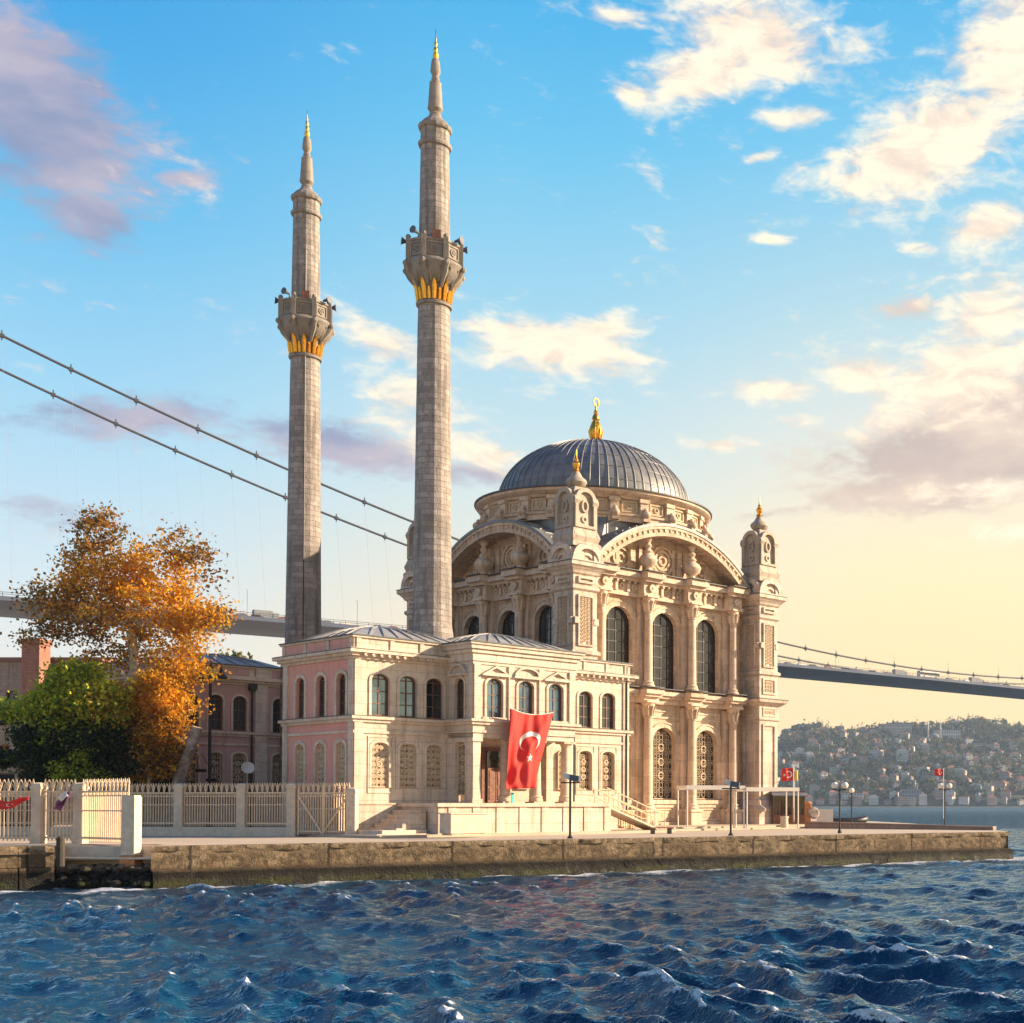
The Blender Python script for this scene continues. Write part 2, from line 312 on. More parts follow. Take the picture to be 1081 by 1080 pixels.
# ------------------------------------------------------------------ mesh builder
class MB:
    def __init__(s): s.v = []; s.f = []; s.mi = []; s.m = 0; s.fn = None
    def pt(s, p):
        s.v.append(tuple(s.fn(*p)) if s.fn else tuple(p)); return len(s.v)-1
    def face(s, pts): s.f.append([s.pt(p) for p in pts]); s.mi.append(s.m)
    def idx(s, ids): s.f.append(list(ids)); s.mi.append(s.m)
    def box(s, x0, x1, y0, y1, z0, z1):
        i = [s.pt(p) for p in ((x0, y0, z0), (x1, y0, z0), (x1, y1, z0), (x0, y1, z0), (x0, y0, z1), (x1, y0, z1), (x1, y1, z1), (x0, y1, z1))]
        for q in ((0, 3, 2, 1), (4, 5, 6, 7), (0, 1, 5, 4), (1, 2, 6, 5), (2, 3, 7, 6), (3, 0, 4, 7)): s.idx([i[k] for k in q])
        return s
    def cbox(s, cx, cy, z0, z1, hx, hy=None): hy = hx if hy is None else hy; return s.box(cx-hx, cx+hx, cy-hy, cy+hy, z0, z1)
    def loft(s, rings, cap=True, closed=True):
        ids = [[s.pt(p) for p in r] for r in rings]; n = len(ids[0])
        for a, b in zip(ids, ids[1:]):
            for k in range(n if closed else n-1): s.idx((a[k], a[(k+1) % n], b[(k+1) % n], b[k]))
        if cap: s.idx(ids[0][::-1]); s.idx(ids[-1])
        return s
    def lathe(s, prof, n=24, cx=0, cy=0, a0=0, cap=True, sq=0):
        def rad(a, r):
            if not sq: return r
            c = max(abs(math.cos(a)), abs(math.sin(a))); return r*((1-sq)+sq/c)
        return s.loft([[(cx+rad(a0+2*math.pi*k/n, r)*math.cos(a0+2*math.pi*k/n), cy+rad(a0+2*math.pi*k/n, r)*math.sin(a0+2*math.pi*k/n), z) for k in range(n)] for r, z in prof], cap)
    def tube(s, pts, r, n=8, cap=True):
        pts = [Vector(p) for p in pts]; rings = []
        rr = r if isinstance(r, (list, tuple)) else [r]*len(pts)
        u = None
        for i, p in enumerate(pts):
            d = (pts[min(i+1, len(pts)-1)]-pts[max(i-1, 0)]).normalized()
            if u is None: u = d.orthogonal().normalized()
            u = (u-d*u.dot(d)).normalized(); w = d.cross(u)
            rings.append([tuple(p+(u*math.cos(a)+w*math.sin(a))*rr[i]) for a in [2*math.pi*k/n for k in range(n)]])
        return s.loft(rings, cap)
    def bar(s, a, b, w, d=None):
        """square bar between two points"""
        return s.tube([a, b], w*.7071, 4)
    def ext(s, outline, d0, d1, P):
        """extrude a 2D outline; P(s, d, z) maps to space"""
        return s.loft([[P(a, d0, z) for a, z in outline], [P(a, d1, z) for a, z in outline]])
    def frame(s, outer, inner, d0, d1, P, closed=True):
        n = len(outer)
        o0 = [s.pt(P(a, d0, z)) for a, z in outer]; o1 = [s.pt(P(a, d1, z)) for a, z in outer]
        i0 = [s.pt(P(a, d0, z)) for a, z in inner]; i1 = [s.pt(P(a, d1, z)) for a, z in inner]
        for k in range(n if closed else n-1):
            j = (k+1) % n
            s.idx((o1[k], o1[j], i1[j], i1[k])); s.idx((o0[k], o0[j], o1[j], o1[k])); s.idx((i0[j], i0[k], i1[k], i1[j])); s.idx((o0[j], o0[k], i0[k], i0[j]))
        if not closed:
            for k in (0, n-1): s.idx((o0[k], o1[k], i1[k], i0[k]))
        return s
    def sphere(s, c, r, n=12, m=8, sz=1):
        return s.lathe([(max(.001, r*math.sin(math.pi*i/m)), c[2]-r*sz*math.cos(math.pi*i/m)) for i in range(m+1)], n, c[0], c[1])
    def mesh(s, name, mats, smooth=False, recalc=True):
        me = bpy.data.meshes.new(name); me.from_pydata(s.v, [], s.f)
        for m in (mats if isinstance(mats, (list, tuple)) else [mats]): me.materials.append(m)
        me.polygons.foreach_set('material_index', s.mi)
        if recalc:
            bm = bmesh.new(); bm.from_mesh(me); bmesh.ops.recalc_face_normals(bm, faces=bm.faces); bm.to_mesh(me); bm.free()
        if smooth:
            me.polygons.foreach_set('use_smooth', [True]*len(me.polygons))
            if smooth is not True: me.set_sharp_from_angle(angle=R(smooth))
        me.update(); return me
    def build(s, name, mats, parent=None, smooth=False, recalc=True, loc=None):
        o = bpy.data.objects.new(name, s.mesh(name, mats, smooth, recalc)); COL.objects.link(o)
        if parent: o.parent = parent
        if loc is not None: o.location = loc
        return o
def tag(o, label, cat=None, group=None, kind=None):
    if label: o['label'] = label
    if cat: o['category'] = cat
    if group: o['group'] = group
    if kind: o['kind'] = kind
    return o
def thing(name, loc, label, cat, rz=0, group=None):
    o = bpy.data.objects.new(name, None); COL.objects.link(o); o.location = loc; o.rotation_euler = (0, 0, rz); o.empty_display_size = .5
    return tag(o, label, cat, group)
KIDS = {}
def children(o): return [c for c in COL.objects if c.parent == o]
def copy_tree(o, parent=None, loc=None, rz=None, label=None):
    c = o.copy(); COL.objects.link(c); c.parent = parent
    if loc is not None: c.location = loc
    if rz is not None: c.rotation_euler = (0, 0, rz)
    if label: c['label'] = label
    for ch in children(o):
        if ch is not c: copy_tree(ch, c)
    return c
def structure(o): o['kind'] = 'structure'; return o

# ------------------------------------------------------------------ facade vocabulary
def arch_pts(sc, w, zb, zs, rise, n=10):
    """outline of an arched opening, counter-clockwise from bottom left"""
    L = [(sc-w/2, zb), (sc+w/2, zb), (sc+w/2, zs)]
    for k in range(1, n): a = math.pi*k/n; L.append((sc+w/2*math.cos(a), zs+rise*math.sin(a)))
    return L+[(sc-w/2, zs)]
def wall(mb, P, s0, s1, z0, z1, holes, depth=.3, n=10):
    """front skin of a wall with arched openings (sc, w, zb, zs, rise) and their reveals"""
    Q = lambda a, d, z: P(a, d, z)
    cur = s0
    for (sc, w, zb, zs, rise) in sorted(holes):
        a, b = sc-w/2, sc+w/2
        mb.face([Q(cur, 0, z0), Q(a, 0, z0), Q(a, 0, z1), Q(cur, 0, z1)])
        if zb > z0: mb.face([Q(a, 0, z0), Q(b, 0, z0), Q(b, 0, zb), Q(a, 0, zb)])
        arc = [(sc-w/2*math.cos(math.pi*k/n), zs+rise*math.sin(math.pi*k/n)) for k in range(n+1)]
        for (p, q) in zip(arc, arc[1:]): mb.face([Q(p[0], 0, p[1]), Q(q[0], 0, q[1]), Q(q[0], 0, z1), Q(p[0], 0, z1)])
        pts = arch_pts(sc, w, zb, zs, rise, n)
        for p, q in zip(pts, pts[1:]+pts[:1]): mb.face([Q(p[0], 0, p[1]), Q(q[0], 0, q[1]), Q(q[0], -depth, q[1]), Q(p[0], -depth, p[1])])
        cur = b
    mb.face([Q(cur, 0, z0), Q(s1, 0, z0), Q(s1, 0, z1), Q(cur, 0, z1)])
    return mb
def window(parent, P, hole, depth=.26, glass='glass', cols=2, rows=3, bar=.05, frame='frame'):
    sc, w, zb, zs, rise = hole
    mb = MB(); o = arch_pts(sc, w, zb, zs, rise); i = arch_pts(sc, w-.14, zb+.07, zs, rise-.07)
    mb.frame(o, i, -depth, -depth+.07, P)
    top = zs+rise*.97
    for k in range(1, cols): x = sc-w/2+w*k/cols; zt = zs+rise*math.sqrt(max(0, 1-((x-sc)/(w/2))**2))-.03; lbox(mb, P, x-bar/2, x+bar/2, -depth+.005, -depth+.055, zb+.02, zt)
    for k in range(1, rows+1):
        z = zb+(zs+rise*.25-zb)*k/rows
        if z < top-.15: lbox(mb, P, sc-w/2+.02, sc+w/2-.02, -depth+.003, -depth+.05, z-bar/2, z+bar/2)
    f = mb.build('window', M[frame], parent)
    pb = MB(); pb.face([P(a, -depth+.02, z) for a, z in o]); pb.build('pane', M[glass], f, recalc=False)
    return f
def lbox(mb, P, s0, s1, d0, d1, z0, z1):
    i = [mb.pt(P(*p)) for p in ((s0, d0, z0), (s1, d0, z0), (s1, d1, z0), (s0, d1, z0), (s0, d0, z1), (s1, d0, z1), (s1, d1, z1), (s0, d1, z1))]
    for q in ((0, 3, 2, 1), (4, 5, 6, 7), (0, 1, 5, 4), (1, 2, 6, 5), (2, 3, 7, 6), (3, 0, 4, 7)): mb.idx([i[k] for k in q])
def ringflat(mb, P, cs, cz, r0, r1, d0, d1, n=10):
    a = [(cs+r1*math.cos(2*math.pi*k/n), cz+r1*math.sin(2*math.pi*k/n)) for k in range(n)]
    b = [(cs+r0*math.cos(2*math.pi*k/n), cz+r0*math.sin(2*math.pi*k/n)) for k in range(n)]
    mb.frame(a, b, d0, d1, P)
def lattice(parent, P, hole, depth=.2, mat='relief', back='dark', cols=4, dense=1.0):
    sc, w, zb, zs, rise = hole
    mb = MB(); mb.frame(arch_pts(sc, w, zb, zs, rise), arch_pts(sc, w-.13, zb+.065, zs, rise-.065), -depth, -depth+.07, P)
    p = w/cols; z = zb+p*.6; row = 0
    inside = lambda x, zz, r: abs(x-sc) < w/2-r and zz > zb+r and (zz < zs or (abs(x-sc)/(w/2-r))**2+((zz-zs)/max(.05, rise-r))**2 < 1)
    while z < zs+rise:
        for k in range(cols + (row % 2) - 1 if row % 2 == 0 else cols):
            x = sc-w/2+p*(k+1 if row % 2 == 0 else k+.5)
            if inside(x, z, p*.3):
                ringflat(mb, P, x, z, p*.30, p*.30+.045*dense, -depth+.005, -depth+.05)
                if row % 2: ringflat(mb, P, x, z, p*.06, p*.06+.05*dense, -depth+.006, -depth+.06, 8)
        z += p*.62; row += 1
    for k in range(1, cols, 2):
        x = sc-w/2+p*k; zt = zs+rise*math.sqrt(max(0, 1-((x-sc)/(w/2))**2))-.02
        lbox(mb, P, x-.016*dense, x+.016*dense, -depth+.002, -depth+.035, zb+.03, zt)
    for q in (.33, .52, .72):
        zz = zb+(zs+rise-zb)*q; lbox(mb, P, sc-w/2+.03, sc+w/2-.03, -depth+.001, -depth+.045, zz-.022*dense, zz+.022*dense)
        ringflat(mb, P, sc, zz, w*.10, w*.10+.06, -depth+.01, -depth+.07, 12)
    g = mb.build('lattice_grille', M[mat], parent)
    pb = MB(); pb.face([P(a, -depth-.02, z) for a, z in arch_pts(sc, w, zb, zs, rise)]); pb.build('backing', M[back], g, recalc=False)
    return g
def surround(mb, P, hole, t=.14, d=.06, sill=False):
    sc, w, zb, zs, rise = hole
    mb.frame(arch_pts(sc, w+2*t, zb-(.0 if not sill else .1), zs, rise+t), arch_pts(sc, w, zb+.001, zs, rise), .0, d, P)
# ------------------------------------------------------------------ mosque
TH = R(51.8)
E1 = Vector((math.cos(TH), math.sin(TH), 0)); E2 = Vector((-math.sin(TH), math.cos(TH), 0))
NX = Vector((gx(607, 75.3), 75.3, G0))                       # axis of the near corner tower
H = 7.5
HC = NX+(E1+E2)*H
mosque = thing('mosque', HC, 'honey coloured stone mosque with a grey lead dome and carved corner turrets', 'mosque', TH)

def column(z0, zp, zs, zc, zt, r, name):
    """pedestal z0-zp, shaft zp-zs, capital zs-zc, abacus to zt"""
    mb = MB()
    if zp > z0+.3:
        mb.cbox(0, 0, z0, z0+.2, r*1.75); mb.cbox(0, 0, z0+.2, zp-.15, r*1.5); mb.cbox(0, 0, zp-.15, zp, r*1.75)
    mb.lathe([(r*1.5, zp), (r*1.55, zp+.1), (r*1.25, zp+.2), (r*1.35, zp+.3), (r*1.02, zp+.38), (r, zp+.6), (r*.9, zs-.1), (r*1.08, zs-.05), (r*1.08, zs), (r*.95, zs+.03), (r*1.0, zs+(zc-zs)*.4), (r*1.5, zc-.03), (r*1.5, zc)], 20)
    for k in range(8):
        a = math.pi*k/4; u = (math.cos(a), math.sin(a)); q = zc-zs
        mb.tube([(u[0]*r*.95, u[1]*r*.95, zs+.05), (u[0]*r*1.2, u[1]*r*1.2, zs+q*.55), (u[0]*r*1.62, u[1]*r*1.62, zs+q*.78), (u[0]*r*1.5, u[1]*r*1.5, zs+q*.6)], [.07, .075, .06, .03], 5)
    mb.cbox(0, 0, zc, zt, r*1.7)
    return mb.mesh(name, M['trim'], 35)

def build_face():
    """one of the four facades, in front of local y = -H; returns the part objects"""
    parts = []; D = .9
    P = lambda s, d, z: (s, -(H-D)-d, z)
    up = [(s, 2.05, 8.6, 12.3, 1.0) for s in (-3.6, 0, 3.6)]; lo = [(s, 1.9, 1.8, 5.3, .92) for s in (-3.6, 0, 3.6)]
    w = MB(); wall(w, P, -7, 7, 0, 7.6, lo, .45); wall(w, P, -7, 7, 7.6, 15.2, up, .45)
    parts.append(w.build('wall', M['marble'], mosque, recalc=False))
    tr = MB()
    for (sc, wd, zb, zs, ri) in up+lo:
        surround(tr, P, (sc, wd, zb, zs, ri), .26, .07); surround(tr, P, (sc, wd+.52, zb, zs, ri+.26), .09, .12)
        lbox(tr, P, sc-wd/2-.5, sc+wd/2+.5, 0, .25, zb-.3, zb-.05)
    for sc in (-3.6, 0, 3.6):           # sunk panels above and below the openings
        for z0, z1 in ((6.75, 7.3), (.45, 1.25)):
            tr.frame([(sc-1.15, z0), (sc+1.15, z0), (sc+1.15, z1), (sc-1.15, z1)], [(sc-1.0, z0+.13), (sc+1.0, z0+.13), (sc+1.0, z1-.13), (sc-1.0, z1-.13)], 0, .07, P)
    for s in (-5.4, -1.8, 1.8, 5.4):    # pilaster strips behind the columns
        lbox(tr, P, s-.52, s+.52, 0, .3, 0, 7.5); lbox(tr, P, s-.5, s+.5, 0, .3, 8.5, 14.2)
        lbox(tr, P, s-.75, s+.75, 0, .4, 0, 1.2)
    lbox(tr, P, -6.8, 6.8, 0, .22, 0, .4); lbox(tr, P, -6.8, 6.8, 0, .16, 1.28, 1.5)
    parts.append(tr.build('wall_moulding', M['trim'], mosque))
    en = MB()
    for z0, z1, pr in ((7.6, 7.95, .28), (7.95, 8.12, .5), (8.12, 8.36, .66), (8.36, 8.5, .3), (13.95, 14.15, .3), (14.15, 14.85, .22), (14.85, 15.05, .5), (15.05, 15.32, .75), (15.32, 15.45, .6)):
        lbox(en, P, -6.75, 6.75, -.3 if z0 < 14.8 else -1.2, pr, z0, z1)
        for s in (-5.4, -1.8, 1.8, 5.4): lbox(en, P, s-.5-pr*.3, s+.5+pr*.3, pr-.02, pr+.62, z0+.003, z1+.003)
    for s in np.linspace(-6.3, 6.3, 29):  # frieze ornament
        if min(abs(s-k) for k in (-5.4, -1.8, 1.8, 5.4)) > .75:
            if int(round((s+6.3)/.45)) % 2: lbox(en, P, s-.09, s+.09, .22, .36, 14.2, 14.8)
            else: ringflat(en, P, s, 14.5, .1, .19, .2, .3, 10)
        lbox(en, P, s-.07, s+.07, .3, .48, 14.72, 14.85)
    for s in (-5.4, -1.8, 1.8, 5.4): ringflat(en, P, s, 14.5, .08, .24, .9, 1.0, 12); en.sphere((s, -(H-D)-.96, 14.5), .1, 8, 6)
    parts.append(en.build('entablature', M['trim'], mosque))
    for z, pr in ((8.5, .68), (15.45, .78)):
        fl = MB(); lbox(fl, P, -6.74, 6.74, -.1, pr, z+.006, z+.05)
        for s in (-5.4, -1.8, 1.8, 5.4): lbox(fl, P, s-.7, s+.7, pr-.03, pr+.62, z+.009, z+.054)
        parts.append(fl.build('cornice_flashing', M['flashing'], mosque))
    for s, hole in zip((-3.6, 0, 3.6), up): parts.append(window(mosque, P, hole, .35, 'glass', 4, 6, .045, 'iron'))
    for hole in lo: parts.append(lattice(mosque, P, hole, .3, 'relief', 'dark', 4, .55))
    lc = column(0, 1.15, 6.75, 7.6, 7.75, .29, 'lower_column'); uc = column(8.5, 8.55, 13.1, 13.95, 14.05, .26, 'upper_column')
    for s in (-5.4, -1.8, 1.8, 5.4):
        for nm, me in (('lower_column', lc), ('upper_column', uc)):
            o = bpy.data.objects.new(nm, me); COL.objects.link(o); o.parent = mosque
            # the mesh sits on the column axis; the facade copies turn about the hall centre, so bake the offset once
            o.location = (s, -(H-D)-.60, 0); o['axis'] = 1; parts.append(o)
    # great arch
    RO, RI, zc = 8.4, 7.9, 10.0
    def arc(r, half, n=28): a0 = math.asin(half/r); return [(r*math.sin(-a0+2*a0*k/n), zc+r*math.cos(-a0+2*a0*k/n)) for k in range(n+1)]
    ar = MB(); PA = lambda s, d, z: (s, -H-d, z)
    ar.frame(arc(RO, 6.8), arc(RI, 6.25), -2.0, .15, PA, closed=False)
    ar.frame(arc(RO+.12, 6.9), arc(RO-.14, 6.7), -.2, .24, PA, closed=False)
    ar.frame(arc(RI+.15, 6.35), arc(RI-.06, 6.2), -.3, .2, PA, closed=False)
    for k in range(1, 32):
        a = -.86+1.72*k/32
        c, s_ = math.cos(a), math.sin(a)
        q = [(r*s_+t*c, zc+r*c-t*s_) for r, t in ((RI+.16, -.07), (RI+.16, .07), (RI+.34, .07), (RI+.34, -.07))]
        ar.ext(q, .15, .22, PA)
        if k % 2 == 0:
            q = [(r*s_+t*c, zc+r*c-t*s_) for r, t in ((RI-.07, -.25), (RI-.07, .25), (RI+.02, .25), (RI+.02, -.25))]
            ar.ext(q, -1.5, -.4, PA)
    parts.append(ar.build('arch', M['marble'], mosque, 30))
    ty = MB(); PT = lambda s, d, z: (s, -6.35-d, z)
    ty.ext([(-6.3, 15.0), (6.3, 15.0)]+[p for p in arc(RI+.2, 6.3)][::-1], -.4, 0, PT)
    for s in np.linspace(-5.4, 5.4, 13):
        zt = zc+math.sqrt(RI**2-s*s)-.5
        if abs(s) > .8 and zt > 15.9: lbox(ty, PT, s-.12, s+.12, -.05, .13, 15.3, zt)
    for s in (-1.3, 1.3): lbox(ty, PT, s-.2, s+.2, 0, .22, 15.3, 17.2)
    for r0, r1, d in ((.95, 1.15, .12), (.62, .8, .1), (.25, .42, .12)): ringflat(ty, PT, 0, 16.55, r0*.8, r1*.8, -.02, d, 24)
    for s in (-3.3, 3.3):
        ringflat(ty, PT, s, 16.3, .5, .65, -.02, .12, 20); ringflat(ty, PT, s, 16.3, .18, .32, -.02, .1, 14)
    parts.append(ty.build('tympanum', M['marble'], mosque))
    ur = MB().lathe([(.42, 0), (.45, .12), (.22, .2), (.2, .32), (.5, .55), (.58, .8), (.45, 1.05), (.22, 1.2), (.3, 1.32), (.14, 1.5), (.24, 1.68), (.12, 1.85), (.2, 2.0), (.3, 2.15), (.1, 2.4)], 14)
    um = ur.mesh('urn', M['trim'], 40)
    for s in (-1.8, 1.8):
        o = bpy.data.objects.new('urn', um); COL.objects.link(o); o.parent = mosque; o.location = (s, -(H-D)-.55, 15.45); o['axis'] = 1; parts.append(o)
    ld = MB()
    a = arc(RO+.20, 6.95); b = arc(RO+.03, 6.95)
    ld.frame(a, b, -H+.6, .29, PA, closed=False)
    for k in range(2, 27): s_, z = a[k]; ld.bar((s_, -H+.2, z+.02), (s_, -1.2, z+.02), .07)
    parts.append(ld.build('lead_vault', M['lead'], mosque, 30))
    return parts
face0 = build_face()
keep_far = ('cornice_flashing', 'wall', 'entablature', 'arch', 'tympanum', 'lead_vault', 'window')
for k in (1, 2, 3):
    rot = Matrix.Rotation(-math.pi/2*k, 4, 'Z')
    for o in face0:
        if k > 1 and not o.name.split('.')[0] in keep_far: continue
        c = copy_tree(o, mosque)
        c.location = rot @ o.location; c.rotation_euler = (0, 0, -math.pi/2*k)

def build_turret():
    mb = MB()
    def sq(prof): mb.loft([[(-r, -r, z), (r, -r, z), (r, r, z), (-r, r, z)] for r, z in prof])
    sq([(1.2, 0), (1.2, 1.0), (1.25, 1.06), (1.25, 1.2), (1.05, 1.45), (1.0, 1.75), (.86, 1.85), (.86, 6.9), (.95, 6.98), (.95, 7.1), (.9, 7.14), (.9, 7.85), (1.05, 7.95), (1.3, 8.12), (1.35, 8.3), (.95, 8.42), (.87, 8.5), (.87, 9.85), (1.0, 9.95), (1.0, 10.12), (.85, 10.2), (.83, 13.5), (.95, 13.62), (.95, 13.78), (.83, 13.85), (.83, 14.4), (.95, 14.5), (1.0, 14.62), (1.15, 14.8), (1.28, 14.9), (1.28, 15.1), (1.12, 15.18), (1.12, 15.25)])
    for a in range(4):                   # corner strips and string-course knobs on every side
        c, s_ = [(1, 0), (0, 1), (-1, 0), (0, -1)][a]
        PF = lambda s, d, z, c=c, s_=s_: (c*(.85+d)-s_*s, s_*(.85+d)+c*s, z)
        for z0, z1 in ((2.1, 6.7), (10.4, 13.3), (8.65, 9.7), (13.95, 14.33), (7.2, 7.8)):
            q = .6 if z1 < 10 else .56
            mb.frame([(-q, z0), (q, z0), (q, z1), (-q, z1)], [(-q+.12, z0+.12), (q-.12, z0+.12), (q-.12, z1-.12), (-q+.12, z1-.12)], -.05, .1, PF)
        for sg in (-.68, .68): lbox(mb, PF, sg-.14, sg+.14, -.05, .14, 11.65, 12.0)
    o = mb.build('corner_turret', M['tower'], mosque)
    MB().cbox(0, 0, 15.105, 15.15, 1.31).build('flashing', M['flashing'], o); MB().cbox(0, 0, 8.305, 8.35, 1.38).build('flashing', M['flashing'], o)
    for a in range(4):
        c, s_ = [(1, 0), (0, 1), (-1, 0), (0, -1)][a]
        PF = lambda s, d, z, c=c, s_=s_: (c*(.84+d)-s_*s, s_*(.84+d)+c*s, z)
        rl = MB(); z = 10.65
        while z < 13.1:
            for s in (-.22, 0, .22): ringflat(rl, PF, s, z+(0 if s else .11), .055, .1, -.03, .06, 8)
            z += .22
        rl.build('relief_panel', M['relief'], o); rl = MB()
        for z in (8.95, 9.18, 9.41):
            for s in (-.25, 0, .25): ringflat(rl, PF, s, z, .05, .1, -.03, .09, 8)
        rl.build('relief_panel', M['relief'], o); rl = MB()
        for s in (-.32, -.11, .11, .32): ringflat(rl, PF, s, 7.5, .05, .1, .02, .12, 8)
        rl.build('relief_panel', M['relief'], o)
    cp = MB()
    for a in range(4):                   # four round-headed hoods over the cornice
        c, s_ = [(1, 0), (0, 1), (-1, 0), (0, -1)][a]
        PF = lambda s, d, z, c=c, s_=s_: (c*(1.0+d)-s_*s, s_*(1.0+d)+c*s, z)
        half = [(1.08*math.cos(math.pi*k/14), 15.25+1.02*math.sin(math.pi*k/14)) for k in range(15)]
        inn = [(.74*math.cos(math.pi*k/14), 15.25+.66*math.sin(math.pi*k/14)) for k in range(15)]
        cp.frame(half, inn, -.55, .12, PF, closed=False); cp.ext(inn, -.6, -.12, PF)
        h2 = [(.5*math.cos(math.pi*k/10), 15.25+.44*math.sin(math.pi*k/10)) for k in range(11)]; h3 = [(.36*math.cos(math.pi*k/10), 15.25+.3*math.sin(math.pi*k/10)) for k in range(11)]
        cp.frame(h2, h3, -.14, -.02, PF, closed=False)
    cp.cbox(0, 0, 15.2, 16.2, .8)
    cp.build('turret_hood', M['tower'], o, 30)
    ln = MB()
    ln.loft([[(-r, -r, z), (r, -r, z), (r, r, z), (-r, r, z)] for r, z in [(1.0, 16.0), (1.0, 16.2), (.88, 16.32), (.97, 16.6), (.84, 17.0), (.72, 17.35), (.7, 18.5), (.72, 19.1), (.5, 19.35), (.4, 19.5)]])
    for a in range(4):
        c, s_ = [(1, 0), (0, 1), (-1, 0), (0, -1)][a]
        PF = lambda s, d, z, c=c, s_=s_: (c*(.7+d)-s_*s, s_*(.7+d)+c*s, z)
        o1 = arch_pts(0, 1.5, 17.1, 18.6, .78, 14); i1 = arch_pts(0, 1.08, 17.25, 18.6, .54, 14); ln.frame(o1, i1, -.05, .2, PF)
        oo = [(.24*math.cos(t), 18.35+.36*math.sin(t)) for t in np.linspace(0, 2*math.pi, 17)[:-1]]; ii = [(.14*math.cos(t), 18.35+.24*math.sin(t)) for t in np.linspace(0, 2*math.pi, 17)[:-1]]
        ln.frame(oo, ii, -.05, .12, PF)
        ringflat(ln, PF, 0, 17.6, .1, .2, -.05, .09, 12)
        for sg in (-1, 1):               # scrolled brackets at the foot, ears at the head
            ln.ext([(sg*.62, 18.3), (sg*.9, 18.42), (sg*.98, 18.62), (sg*.9, 18.85), (sg*.62, 18.9)], -.25, .12, PF)
        a2 = math.pi/4+a*math.pi/2; x, y = .86*math.cos(a2)*1.2, .86*math.sin(a2)*1.2
        ln.sphere((x*1.08, y*1.08, 16.66), .2, 10, 7); ln.sphere((x*.93, y*.93, 18.55), .17, 10, 7)
    ln.build('lantern', M['lantern_stone'], o, 30)
    kp = MB().lathe([(.36, 19.42), (.3, 19.52), (.5, 19.62), (.61, 19.8), (.55, 19.96), (.34, 20.14), (.25, 20.32), (.16, 20.45)], 16)
    kp.build('lantern_cap', M['lantern_stone'], o, 40)
    MB().lathe([(.15, 20.42), (.24, 20.5), (.12, 20.6), (.2, 20.78), (.22, 20.9), (.1, 21.05), (.12, 21.14), (.05, 21.25), (.03, 21.7)], 12).build('finial', M['gold'], o, 40)
    return o
t0 = build_turret(); t0.location = (-H, -H, 0)
for x, y in ((H, -H), (-H, H), (H, H)): copy_tree(t0, mosque, (x, y, 0))

